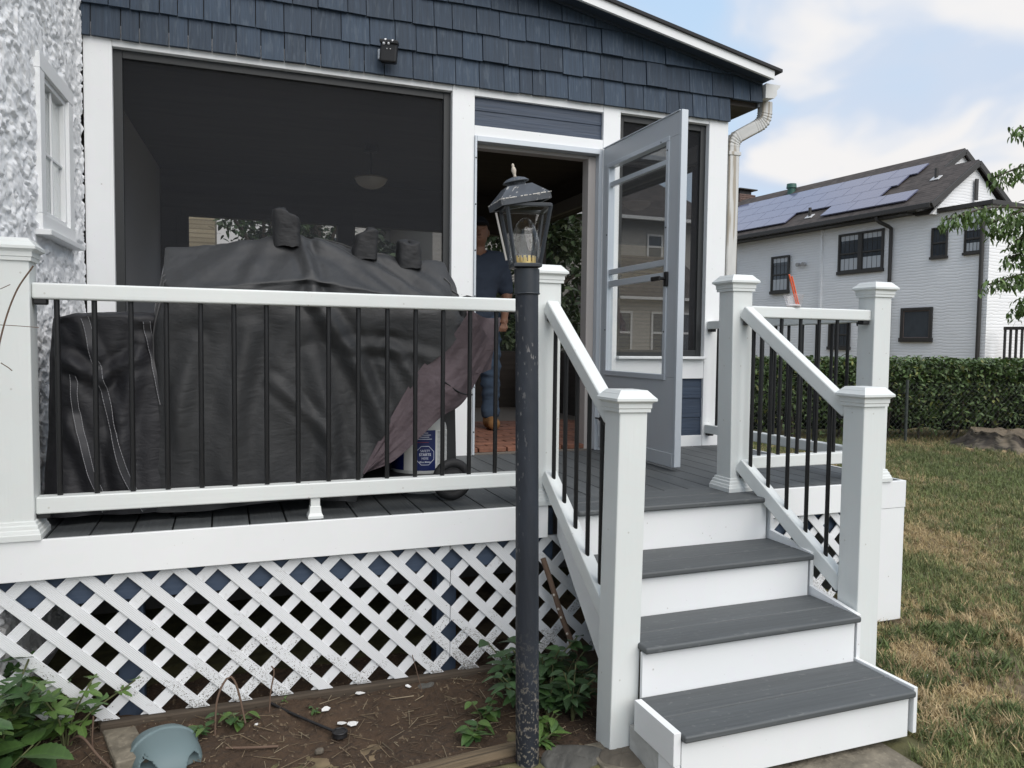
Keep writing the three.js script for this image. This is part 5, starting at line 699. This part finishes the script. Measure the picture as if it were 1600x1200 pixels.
  // windows
  const win = (u0, u1, v0, v1, { two = false, plain = false, blind = false, thin = false } = {}) => {
    const w = new THREE.Group(); w.name = 'window'; t.add(w); const f = plain ? 0.07 : thin ? 0.028 : 0.055, o = 0.05;
    mk('frame', merge([B(u0, v0, 0.002, u0 + f, v1, o), B(u1 - f, v0, 0.002, u1, v1, o), B(u0 + f, v1 - f, 0.002, u1 - f, v1, o - 0.002), B(u0 - 0.02, v0 - 0.03, 0.002, u1 + 0.02, v0 + f, o + 0.02), ...(two ? [B((u0 + u1) / 2 - 0.06, v0 + f, 0.002, (u0 + u1) / 2 + 0.06, v1 - f, o - 0.001)] : [])]), brownTrim, w);
    const bays = two ? [[u0 + f, (u0 + u1) / 2 - 0.06], [(u0 + u1) / 2 + 0.06, u1 - f]] : [[u0 + f, u1 - f]];
    for (const [a, b] of bays) { const vm = (v0 + v1) / 2 - 0.03; mk('pane', B(a, v0 + f, 0.003, b, v1 - f, 0.012, 0), paneMat, w); if (plain) { mk('sash', merge([B(a, v0 + f, 0.0125, a + 0.02, v1 - f, 0.03), B(b - 0.02, v0 + f, 0.0125, b, v1 - f, 0.03), B(a, v0 + f, 0.0125, b, v0 + f + 0.02, 0.029), B(a, v1 - f - 0.02, 0.0125, b, v1 - f, 0.029)]), std({ color: lin(0.14, 0.11, 0.10), roughness: 0.6 }), w); continue; }
      mk('sash', merge([B(a, vm, 0.0125, b, vm + 0.045, 0.035), B(a, v0 + f, 0.0125, a + 0.022, v1 - f, 0.034), B(b - 0.022, v0 + f, 0.0125, b, v1 - f, 0.034), B(a, v0 + f, 0.0125, b, v0 + f + 0.03, 0.033)]), brownTrim, w);
      if (blind) mk('blind', B(a + 0.02, v0 + f + 0.03, 0.0121, b - 0.02, v0 + f + (vm - v0 - f) * 0.75, 0.0135, 0), blindMat, w), mk('blind', B(a + 0.02, v1 - f - 0.13, 0.0121, b - 0.02, v1 - f, 0.0136, 0), blindMat, w);
      const mt = []; for (let k = 1; k < 4; k++) { const x = lerp(a, b, k / 4); mt.push(B(x - 0.0035, v0 + f, 0.014, x + 0.0035, v1 - f, 0.02, 0)); } for (const y of [(vm + v1) / 2]) mt.push(B(a, y, 0.0141, b, y + 0.007, 0.0201, 0)); mk('muntin', merge(mt), brownTrim, w); }
  };
  win(-5.36, -4.66, 3.09, 4.15, { blind: true }); win(-2.96, -1.58, 3.47, 4.50, { two: true, blind: true }); win(-0.30, 0.10, 3.63, 4.33, { thin: true }); win(0.50, 0.90, 3.65, 4.32, { blind: true, thin: true }); win(-1.03, -0.20, 1.71, 2.50, { plain: true }); win(-3.2, -2.5, 1.5, 2.26); win(-7.9, -6.9, 3.09, 4.15, { blind: true });
  for (const u of [-4.31, -4.11]) mk('dryer_vent', rod([-0.001, 3.85 * K, u * K], [-0.14, 3.83 * K, u * K], 0.065, 0.08, 16), std({ color: lin(0.45, 0.45, 0.46), roughness: 0.4, metalness: 0.4 }), t);
  // solar panels, each its own slab on the front slope
  const L = Math.hypot(ry - ey, ro - eo), at = (u, s, lift) => { const f = s / L, n = [(ry - ey) / L, (eo - ro) / L]; return [u, lerp(ey, ry, f) + n[1] * lift, lerp(eo, ro, f) + n[0] * lift]; };
  const skyTintCell = new THREE.MeshPhysicalMaterial({ ior: 1.9, roughness: 0.1, map: tex(128, 64, (u, v) => { const g = Math.abs((u * 10) % 1 - 0.5) > 0.46 || Math.abs((v * 6) % 1 - 0.5) > 0.46; return srgb(g ? [0.19, 0.20, 0.28] : [0.125, 0.135, 0.215]); }, true, 1.76, 1.05) }), rim = std({ color: lin(0.012, 0.012, 0.014), roughness: 0.4 });  // bright sky reflection partly put into the panels' base colour
  const panel = (u0, u1, s0, s1) => slab([at(u0, s0, 0.07), at(u1, s0, 0.07), at(u1, s1, 0.07), at(u0, s1, 0.07)], 'solar_panel', skyTintCell, 0.03);
  const pw = 0.841, ph = 0.511, g = 0.016;
  for (let row = 0; row < 4; row++) { const s0 = 0.18 + row * (ph + g) + 0.02, right = [-4.62, -1.90, -1.72, -1.50][row], from = -9; for (let k = 0; right - k * (pw + g) - pw > from; k++) panel(right - k * (pw + g) - pw, right - k * (pw + g), s0, s0 + ph); }
  for (let k = 0; k < 3; k++) panel(-3.36 + k * (pw + g), -3.36 + k * (pw + g) + pw, 0.20, 0.20 + ph);
  // roof vents, chimney
  const vp = at(-6.4, 2.62, 0); const gv = mk('roof_vent', merge([rod([0, -0.4, 0], [0, 0.18, 0], 0.17, 0.17, 20), rod([0, 0.18, 0], [0, 0.36, 0], 0.22, 0.20, 20), rod([0, 0.36, 0], [0, 0.38, 0], 0.20, 0.1, 20)]), std({ color: lin(0.030, 0.10, 0.078), roughness: 0.5 }), t); gv.position.set(-vp[2] * K, vp[1] * K, vp[0] * K);
  for (const [u, s] of [[-3.9, 0.4], [-0.72, 1.30]]) { const p = at(u, s, 0.01), m = mk('vent_flashing', bx(-0.13, 0, -0.16, 0.13, 0.03, 0.16), std({ color: lin(0.6, 0.6, 0.6), roughness: 0.6 }), t); m.position.set(-p[2] * K, p[1] * K, p[0] * K); m.rotation.z = Math.atan2(ry - ey, eo - ro); const q = mk('vent_pipe', rod([0, 0, 0], [0, 0.34, 0], 0.06), brownTrim, t); q.position.copy(m.position); }
  const ch = mk('chimney', B(-9.6, 5.8, -2.6, -8.9, 6.78, -1.9, 0.01, 'x'), std({ map: tex(128, 128, (u, v) => srgb([0.13, 0.085, 0.07].map((c) => c * (0.5 + 0.9 * tfbm(u, v, 12, 30, 3, 410)))), true, 1), roughness: 0.9, bumpMap: brickBump, bumpScale: 0.03 }), t); mk('chimney_cap', merge([B(-9.65, 6.93, -2.65, -8.85, 6.97, -1.85), B(-9.5, 6.78, -2.5, -9.45, 6.93, -2.0), B(-9.05, 6.78, -2.5, -9.0, 6.93, -2.0)]), brownTrim, ch);
  // small dark terrace railing at the right corner
  const rg = new THREE.Group(); rg.name = 'terrace_railing'; t.add(rg); mk('rail', merge([B(1.3, 1.95, -0.3, 3.4, 2.02, -0.22), B(1.3, 1.3, -0.29, 3.4, 1.35, -0.23)]), brownTrim, rg); for (let k = 0; k < 18; k++) mk('baluster', B(1.3 + k * 0.12, 1.35, -0.28, 1.34 + k * 0.12, 1.95, -0.24, 0), brownTrim, rg);
}
{ // grey house behind, glimpsed through the porch screens
  const t = thing('rear_house', 'grey beige house with dark hip roof seen through the porch screens', 'house', [0, 0, 0]);
  const wm = std({ color: lin(0.34, 0.325, 0.30), roughness: 0.9, bumpMap: groundBump, bumpScale: 0.01 }), tr = std({ color: lin(0.6, 0.6, 0.6), roughness: 0.6 }), z = -18.05;
  mk('wall', bx(5.5, -0.1, z - 7, 14.6, 5.5, z, 0), wm, t);
  const hip = (x0, x1, y0, z0, z1, xr0, xr1, y1, name) => { const a = [x0, y0, z1], b = [x1, y0, z1], c = [x1, y0, z0], d = [x0, y0, z0], e = [xr0, y1, (z0 + z1) / 2], f = [xr1, y1, (z0 + z1) / 2], n = []; for (const q of [[a, b, f], [a, f, e], [b, c, f], [c, d, e], [c, e, f], [d, a, e], [a, c, b], [a, d, c]]) for (const p of q) n.push(...p); const g = new THREE.BufferGeometry(); g.setAttribute('position', new THREE.Float32BufferAttribute(n, 3)); g.computeVertexNormals(); mk(name, uvm(g), asphaltShingle, t); };
  hip(5.0, 15.0, 5.46, z - 7.5, z + 0.5, 8, 12.0, 8.6, 'roof'); mk('gutter', bx(5.0, 5.36, z + 0.42, 15.0, 5.46, z + 0.56), tr, t);
  hip(9.5, 13.9, 2.92, z - 0.01, z + 1.9, 10.5, 12.9, 4.2, 'porch_roof'); mk('porch_gutter', bx(9.5, 2.84, z + 1.82, 13.9, 2.92, z + 1.96), tr, t); mk('porch_wall', bx(9.7, -0.1, z, 13.7, 2.85, z + 1.6, 0), wm, t);
  const wn = (x0, x1, y0, y1, zz) => { const w = new THREE.Group(); w.name = 'window'; t.add(w); mk('frame', merge([bx(x0 - 0.06, y0 - 0.06, zz + 0.002, x0, y1 + 0.06, zz + 0.05), bx(x1, y0 - 0.06, zz + 0.002, x1 + 0.06, y1 + 0.06, zz + 0.05), bx(x0, y1, zz + 0.002, x1, y1 + 0.06, zz + 0.049), bx(x0, y0 - 0.06, zz + 0.002, x1, y0, zz + 0.049), bx(x0, (y0 + y1) / 2 - 0.03, zz + 0.012, x1, (y0 + y1) / 2 + 0.03, zz + 0.047)]), tr, w); mk('pane', bx(x0, y0, zz + 0.001, x1, y1, zz + 0.011, 0), paneMat, w); };
  wn(12.45, 12.9, 4.3, 4.95, z); wn(8.4, 9.1, 4.0, 5.0, z); wn(11.7, 12.4, 1.35, 2.45, z + 1.6); wn(12.7, 13.35, 1.35, 2.45, z + 1.6); wn(10.2, 10.95, 1.35, 2.45, z + 1.6); wn(7.7, 8.5, 1.2, 2.5, z); wn(6.2, 7.0, 1.2, 2.5, z);
}
{ // beige stone house seen through the big screen
  const t = thing('beige_house', 'beige stone house end wall seen through the large porch screen', 'house');
  mk('wall', bx(-9, -0.1, -26, -0.22, 9, -18, 0), std({ map: tex(256, 256, (u, v) => { const k = Math.floor(v * 28), s = hash3(k, 1, 2), l = Math.abs((v * 28) % 1 - 0.5) > 0.42 - 0.1 * tfbm(u, v, 6, 6, 2, 421); return srgb([0.42, 0.36, 0.25].map((c) => c * (l ? 0.55 : 0.8 + 0.3 * s + 0.3 * (tfbm(u, v, 8, 28, 3, 420) - 0.5)))); }, true, 3.2), roughness: 0.9 }), t);
  mk('roof', uvm(prism([[-9.5, 9], [0.3, 9], [-4.4, 12.5]], 8.8).translate(0, 0, -26.4)), asphaltShingle, t);
}
{ // pale house with bay columns, mid distance
  const t = thing('pale_house', 'pale house with white bay window seen between two pouches of the cover', 'house', [2.6, 0, -24]);
  const wm = std({ color: lin(0.6, 0.58, 0.53), roughness: 0.8 }); mk('wall', bx(-0.2, -0.1, -6, 5.5, 5.9, 0, 0), wm, t); mk('bay', merge([bx(0.4, 0, 0, 2.0, 5.5, 0.9), bx(0.3, 5.5, 0, 2.1, 5.7, 1.0)]), std({ color: lin(0.7, 0.69, 0.66), roughness: 0.7 }), t); for (const x of [0.55, 1.25]) mk('window', bx(x, 3.4, 0.901, x + 0.5, 5.0, 0.93), paneMat, t); mk('window', bx(3.0, 3.2, 0.001, 4.2, 4.9, 0.05), paneMat, t);
  mk('roof', uvm(prism([[-0.7, 5.9], [6, 5.9], [2.6, 8.2]], 7).translate(0, 0, -6.5)), asphaltShingle, t);
}
// ---------------------------------------------------------------- trees and hedge
const leafInst = (name, geo, mats, list, parent, colors) => { const m = new THREE.InstancedMesh(geo, mats, list.length), o = new THREE.Object3D(), c = new THREE.Color(); list.forEach(([x, y, z, a, b, g, s, col], i) => { o.position.set(x, y, z); o.rotation.set(a, b, g, 'YXZ'); o.scale.setScalar(s); o.updateMatrix(); m.setMatrixAt(i, o.matrix); m.setColorAt(i, c.setRGB(...col)); }); m.name = name; m.castShadow = m.receiveShadow = true; parent.add(m); return m; };
const instLeaf = new THREE.MeshPhysicalMaterial({ color: lin(1, 1, 1), roughness: 0.6, transmission: 0.25, thickness: 0, side: THREE.DoubleSide });
const bark = std({ map: tex(128, 256, (u, v) => srgb([0.085, 0.068, 0.052].map((c) => c * (0.4 + 1.0 * tfbm(u, v, 14, 5, 5, 430)))), true, 0.6), roughness: 0.95 });
function tree(label, x, z, h, rad, y0, n, size, seed, tint, group, trunkR = 0.16) {
  const t = thing('tree', label, 'tree', [x, 0, z], 0, group), r = rnd(seed), limbs = [], tips = [];
  mk('trunk', tube([[0, -0.1, 0], [0.05 * (r() - 0.5), h * 0.3, 0], [0.2 * (r() - 0.5), h * 0.75, 0.2 * (r() - 0.5)]], trunkR, 14, 8), bark, t);
  const nc = 26; for (let k = 0; k < nc; k++) { const a = r() * 6.28, e = Math.acos(1 - 2 * r()), q = Math.pow(r(), 0.4), cx = rad * q * Math.sin(e) * Math.cos(a), cz = rad * q * Math.sin(e) * Math.sin(a), cy = lerp(y0, h, 0.5 + 0.5 * q * Math.cos(e)); tips.push([cx, cy, cz, rad * (0.22 + 0.2 * r())]); if (k < 14) limbs.push(tube([[0, lerp(y0 * 0.6, h * 0.6, r()), 0], [cx * 0.5, cy * 0.85 + 0.1, cz * 0.5], [cx, cy, cz]], 0.02 + h * 0.004, 8, 5)); }
  mk('limbs', merge(limbs), bark, t); const list = [];
  for (let i = 0; i < n; i++) { const c = tips[Math.floor(r() * nc)], a = r() * 6.28, e = Math.acos(1 - 2 * r()), q = c[3] * Math.pow(r(), 0.45), k = 0.55 + 0.75 * r(); const wv = 0.85 + 0.4 * r(); list.push([c[0] + q * Math.sin(e) * Math.cos(a), c[1] + q * 0.8 * Math.cos(e), c[2] + q * Math.sin(e) * Math.sin(a), (r() - 0.3) * 1.6, r() * 6.28, (r() - 0.5) * 1.5, size * (0.7 + 0.6 * r()), tint.map((v, j) => v * k * (j === 0 ? wv : 1))]); }
  const cr = leafInst('crown', LEAF.oval, instLeaf, list, t); cr.userData.kind = 'stuff'; return t;
}
tree('dark green tree beyond the porch side screen', 6.7, -13.5, 5.6, 1.95, 0.9, 9000, 0.17, 501, [0.050, 0.085, 0.024], null);
tree('dense green bush tree at the right of the large screen view', 3.4, -11.5, 3.35, 1.25, 0.6, 5000, 0.16, 502, [0.048, 0.085, 0.022], 'trees behind the porch');
tree('airy tree seen just above the grill cover, second opening', 2.0, -16.0, 6.3, 1.7, 2.4, 1600, 0.16, 503, [0.05, 0.09, 0.03], 'trees behind the porch');
tree('leafy tree behind the tallest pouch of the cover', 0.85, -15, 5.2, 1.0, 2.2, 1600, 0.15, 504, [0.055, 0.1, 0.03], 'trees behind the porch');
[[-0.4, -48, 7.0, 1.1], [0.8, -50, 7.4, 0.9], [1.9, -47, 8.6, 1.2]].forEach(([x, z, h, rd], i) => tree(['first small far tree top left of the pouches', 'second small far tree top beside the beige house', 'tallest small far tree top in the screen view'][i], x, z, h, rd, 3, 900, 0.3, 510 + i, [0.035, 0.055, 0.025], 'far trees on the skyline'));
tree('tree top peeking over the solar roof by the gable', 34.5, -19.5, 10.9, 1.7, 7.5, 1200, 0.35, 520, [0.04, 0.06, 0.025], null); tree('leafy tree top just right of the rear house roof', 19.2, -29.5, 8.6, 2.2, 1.5, 3500, 0.22, 521, [0.045, 0.07, 0.026], null);
tree('broad tree closing the gap left of the rear house', 3.0, -21, 5.2, 2.4, 0.5, 4500, 0.28, 522, [0.045, 0.075, 0.025], null);
{ // clipped hedge along the lawn with stems showing at its foot
  const t = thing('hedge', 'clipped green hedge along the far side of the lawn', 'hedge', [10.0, 0, -6.35], -Math.atan2(1.18, 4.24)), r = rnd(601), list = [], x0 = -5.2, x1 = 9.5;
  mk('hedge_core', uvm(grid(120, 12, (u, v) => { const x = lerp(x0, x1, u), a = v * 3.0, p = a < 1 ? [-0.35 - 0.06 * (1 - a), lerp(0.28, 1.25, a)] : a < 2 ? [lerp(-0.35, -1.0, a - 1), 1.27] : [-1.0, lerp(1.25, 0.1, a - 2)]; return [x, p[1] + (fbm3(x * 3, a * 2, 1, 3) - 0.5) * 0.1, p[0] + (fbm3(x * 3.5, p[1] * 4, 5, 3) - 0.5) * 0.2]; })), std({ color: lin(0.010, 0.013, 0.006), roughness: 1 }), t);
  for (let i = 0; i < 26000; i++) { const x = lerp(x0, x1, r()), topp = r() < 0.26, depth = Math.pow(r(), 1.6) * 0.32; const thin = fbm3(x * 1.3, 4, 2, 3); let y, z; if (topp) { y = 1.36 - depth * 0.4 + (fbm3(x * 4, 2, 2, 3) - 0.5) * 0.09; z = -r() * 1.0; } else { y = 0.10 + 1.27 * Math.pow(r(), 0.8); z = 0.02 - depth + (fbm3(x * 2, y * 3, 3, 3) - 0.5) * 0.16; if (y < 0.55 * thin + 0.12 && r() < 0.75) continue; } const k = 0.5 + 0.8 * r(), yel = r() < 0.12; list.push([x, y, z, (r() - 0.3) * 1.8, r() * 6.28, (r() - 0.5) * 1.6, 0.055 + 0.04 * r(), yel ? [0.21 * k, 0.23 * k, 0.055 * k] : [0.10 * k, 0.165 * k, 0.045 * k]]); }
  const lf = leafInst('foliage', LEAF.oval, instLeaf, list, t); lf.userData.kind = 'stuff';
  for (let k = 0; k < 40; k++) { const x = lerp(x0, x1, (k + r()) / 40); mk('stem', tube([[x, -0.05, -0.2 - 0.2 * r()], [x + 0.06 * (r() - 0.5), 0.4, -0.25], [x + 0.2 * (r() - 0.5), 0.9, -0.3]], 0.014 + 0.012 * r(), 6, 5), bark, t); }
}
{ // chain-link fence before the hedge
  const t = thing('chain_link_fence', 'low chain link fence standing in front of the hedge foot', 'fence', [10.0, 0, -6.13], -Math.atan2(1.18, 4.24)), galv = std({ color: lin(0.10, 0.11, 0.10), roughness: 0.5, metalness: 0.5 }), wires = [], x0 = -5, x1 = 8, h = 0.95, p = 0.085;
  for (const s of [1, -1]) for (let x = x0 - h; x < x1 + h; x += p) { let a = [x, 0.03], b = [x + h * s * 0.92, 0.03 + h]; if (Math.min(a[0], b[0]) < x0 || Math.max(a[0], b[0]) > x1) continue; wires.push(rod([a[0], a[1], 0.004 * s], [b[0], b[1], 0.004 * s], 0.0016, 0.0016, 4)); }
  const m = mk('wire_mesh', merge(wires), galv, t); m.userData.kind = 'stuff'; for (let x = x0; x <= x1; x += 2.6) mk('fence_post', rod([x, 0, -0.03], [x, 1.02, -0.03], 0.024, 0.024, 12), galv, t);
}
{ // tree stump
  const t = thing('tree_stump', 'broad low cut tree stump on the lawn before the hedge', 'stump', [11.3, 0, -5.2], 0.4), bk = std({ map: tex(256, 256, (u, v) => { const a = tfbm(u, v, 30, 4, 5, 440); return srgb(mixc([0.05, 0.042, 0.034], [0.20, 0.165, 0.12], sstep(0.4, 0.75, a))); }), roughness: 1, bumpMap: tex(128, 128, (u, v) => tfbm(u, v, 30, 4, 4, 441), false), bumpScale: 0.08 });
  t.scale.set(0.86, 0.72, 0.86);
  mk('bark', grid(160, 10, (u, v) => { const a = u * 6.2832, n = 0.52 + 0.16 * fbm3(Math.cos(a) * 2.4, Math.sin(a) * 2.4, 4, 4) + 0.12 * Math.abs(Math.sin(a * 9 + 2 * fbm3(a, 1, 1, 2))) * (1 - v) + 0.10 * (fbm3(a * 6, v * 3, 7, 4) - 0.5), f = 1 + 0.55 * Math.pow(1 - v, 2); return [Math.cos(a) * n * f, v * (0.26 + 0.22 * fbm3(a * 4, 1, 1, 4)) - 0.03, -Math.sin(a) * n * f]; }, true), bk, t);
  mk('cut_face', grid(60, 6, (u, v) => { const a = u * 6.2832, n = (0.52 + 0.16 * fbm3(Math.cos(a) * 2.4, Math.sin(a) * 2.4, 4, 4)) * (1 - v); return [Math.cos(a) * n, 0.23 + 0.22 * fbm3(a * 4, 1, 1, 4) * (1 - v) + (0.11 + 0.1 * fbm3(a * 6, v * 4, 2, 3)) * v, -Math.sin(a) * n]; }, true), std({ color: lin(0.16, 0.125, 0.085), roughness: 1, bumpMap: groundBump, bumpScale: 0.03 }), t);
  const r = rnd(3); for (let k = 0; k < 8; k++) { const a = 2.6 + r() * 2.6, m = mk('wood_chip', bx(-0.09, -0.015, -0.03, 0.09, 0.015, 0.03, 0.004), k % 2 ? std({ color: lin(0.34, 0.24, 0.13), roughness: 1 }) : bk, t); m.position.set(Math.cos(a) * (0.9 + 0.3 * r()), 0.03, -Math.sin(a) * (0.8 + 0.3 * r())); m.rotation.set(r() - 0.5, r() * 6, r() - 0.5); }
}
{ // tree at the right edge: trunk out of frame, drooping leafy boughs reaching in
  const t = thing('cherry_tree', 'tree with drooping pointed leaves reaching in at the right edge', 'tree', [11.2, 0, -2.6]), r = rnd(701), list = [], tw = [];
  mk('trunk', tube([[0, -0.1, 0], [0.03, 1.2, 0], [-0.05, 2.6, 0.02], [0.1, 4.2, 0]], 0.13, 20, 10), bark, t);
  const tips = [[-3.30, 3.04, -0.97, 2.7], [-2.75, 2.92, -0.8, 2.6], [-2.45, 4.12, -0.75, 3.4], [-2.0, 4.35, -0.6, 3.4], [-2.75, 3.55, -0.8, 3.0], [-2.1, 3.3, -0.6, 2.8], [-2.85, 2.28, -0.75, 2.2], [-2.6, 2.60, -0.7, 2.4], [-2.3, 2.05, -0.65, 2.0], [-2.0, 2.5, -0.5, 2.2], [-1.6, 2.9, -0.3, 2.4], [-1.7, 3.8, -0.4, 3.0], [-1.5, 2.1, -0.3, 1.9], [-1.9, 1.75, -0.5, 1.7], [-1.2, 1.5, -0.2, 1.5], [0.6, 4.9, 0.4, 3.4], [1.2, 3.4, -0.5, 2.8], [-0.4, 4.8, -0.9, 3.5], [-2.55, 2.75, -0.55, 2.5], [-1.9, 2.2, -0.45, 2.1], [-2.9, 3.0, -0.7, 2.6]]; for (let k = 0; k < 12; k++) tips.push([-2.75 + 1.3 * r(), 1.95 + 1.1 * r(), -0.75 + 0.5 * r(), 2.3]);
  for (const [x, y, z, s] of tips) { const P = [[-0.05, s, 0], [x * 0.45, y * 0.5 + s * 0.5 + 0.22, z * 0.45], [x * 0.8, y + 0.16, z * 0.8], [x, y, z]], c = new THREE.CatmullRomCurve3(P.map((p) => new V3(...p))); tw.push(tube(P, 0.011, 18, 5));
    for (let k = 0; k < 300; k++) { const f = 0.30 + 0.70 * Math.sqrt(r()), p = c.getPoint(f), o = 0.24 * (0.3 + r() * (1.25 - f)), a = r() * 6.28; const kk = 0.5 + 0.8 * r(); list.push([p.x + Math.cos(a) * o, p.y - r() * 0.16 + 0.04, p.z + Math.sin(a) * o, 0.4 + r() * 0.9, r() * 6.28, (r() - 0.5) * 0.9, 0.060 + 0.040 * r(), [0.135 * kk, 0.215 * kk, 0.060 * kk]]); } }
  mk('boughs', merge(tw), bark, t); const cr = leafInst('crown', LEAF.narrow, instLeaf, list, t); cr.userData.kind = 'stuff';
}
// ---------------------------------------------------------------- lawn grass
{
  const r = rnd(801), blade = (a, len, bend, w) => { const c = Math.cos(a), s = Math.sin(a), p = []; const at = (t, k) => { const o = bend * t * t; return [c * o - s * k, len * t * (1 - 0.25 * bend * t / len * t), s * o + c * k]; }; const q = [at(0, -w), at(0, w), at(0.55, -w * 0.7), at(0.55, w * 0.7), at(1, 0)]; for (const i of [0, 1, 3, 0, 3, 2, 2, 3, 4]) p.push(...q[i]); return p; };
  const clump = (n, sd) => { const q = rnd(sd), P = []; for (let k = 0; k < n; k++) { const b = blade(q() * 6.28, 0.6 + 0.6 * q(), 0.25 + 0.7 * q(), 0.03 + 0.02 * q()), ox = (q() - 0.5) * 0.9, oz = (q() - 0.5) * 0.9; for (let i = 0; i < b.length; i += 3) P.push(b[i] + ox, b[i + 1], b[i + 2] + oz); } const g = new THREE.BufferGeometry(); g.setAttribute('position', new THREE.Float32BufferAttribute(P, 3)); g.computeVertexNormals(); return g; };
  const mat = new THREE.MeshPhysicalMaterial({ roughness: 0.75, transmission: 0.15, thickness: 0, side: THREE.DoubleSide }), list = [];
  const dens = (x, z) => fbm3(x * 1.1, z * 1.1, 3, 4), dry = (x, z) => fbm3(x * 0.8 + 20, z * 0.8, 6, 4) * 0.65 + fbm3(x * 3, z * 3, 9, 3) * 0.35;
  let tries = 0; while (list.length < 62000 && tries++ < 400000) {
    const d = 1.6 + 15 * Math.pow(r(), 1.55), a = (r() * 42 + 27) * Math.PI / 180, x = -0.06 + d * Math.sin(a), z = 3.14 - d * Math.cos(a);
    if (x < 1.30 || (x < 2.45 && z < 1.06 && z > -1.7) || (x < 3.44 && z < 0.02 && z > -1.7)) continue; if (x > 1.15 && x < 2.31 && z > 0.6 && z < 1.32) continue;
    const bare = Math.exp(-(((x - 3.5) / 0.55) ** 2 + ((z - 0.55) / 0.35) ** 2)); if (r() < bare * 0.55) continue; const near = sstep(5.2, 2.6, d), de = dens(x, z), dr = dry(x, z); if (near > 0 && r() < near * (1.25 - sstep(0.36, 0.58, de) * 1.1)) continue;
    const patch = Math.exp(-(((x - 3.75) / 0.8) ** 2 + ((z - 0.15) / 0.5) ** 2)) + 0.7 * Math.exp(-(((x - 3.0) / 0.35) ** 2 + ((z - 0.75) / 0.4) ** 2)); const straw = sstep(0.44, 0.63, dr + 0.26 * patch - 0.03 + (r() - 0.5) * 0.34), k = 0.6 + 0.75 * r(), s = (0.028 + 0.026 * r()) * (1 + 0.06 * d) * (straw > 0.6 ? 0.85 : 1.0);
    list.push([x, -0.002, z, (r() - 0.5) * (straw > 0.5 ? 1.1 : 0.3), r() * 6.28, (r() - 0.5) * (straw > 0.5 ? 1.1 : 0.3), s, mixc([0.145, 0.180, 0.056], [0.50, 0.38, 0.20], straw).map((c) => c * k)]);
  }
  for (let c = 0; c < 90; c++) { const cx = 2.50 + 1.6 * r(), cz = -0.1 + 1.45 * r(); if (cx < 3.5 && cz < 0.06) continue; const R = 0.03 + 0.06 * r(), n = 26 + 40 * r(), dryT = r() < 0.28; for (let i = 0; i < n; i++) { const a = r() * 6.28, q = R * Math.sqrt(r()), k = 0.6 + 0.7 * r(); list.push([cx + q * Math.cos(a), -0.002, cz + q * Math.sin(a), (r() - 0.5) * 0.9, r() * 6.28, (r() - 0.5) * 0.9, 0.05 + 0.045 * r(), (dryT || r() < 0.15 ? [0.46, 0.35, 0.19] : [0.105, 0.145, 0.042]).map((v) => v * k)]); } }
  const gm = [clump(7, 1), clump(9, 2), clump(6, 3)];
  const part = [[], [], []]; list.forEach((e, i) => part[i % 3].push(e));
  ['lawn_grass', 'lawn_grass', 'lawn_grass'].forEach((n, i) => { const m = leafInst(numbered(n), gm[i], mat, part[i], scene); m.userData = { kind: 'stuff', label: ['patchy green and straw lawn grass right of the deck', 'taller mixed tufts within the lawn right of the deck', 'fine sparse blades within the lawn right of the deck'][i], category: 'grass' }; });
}
renderer.render(scene, camera);
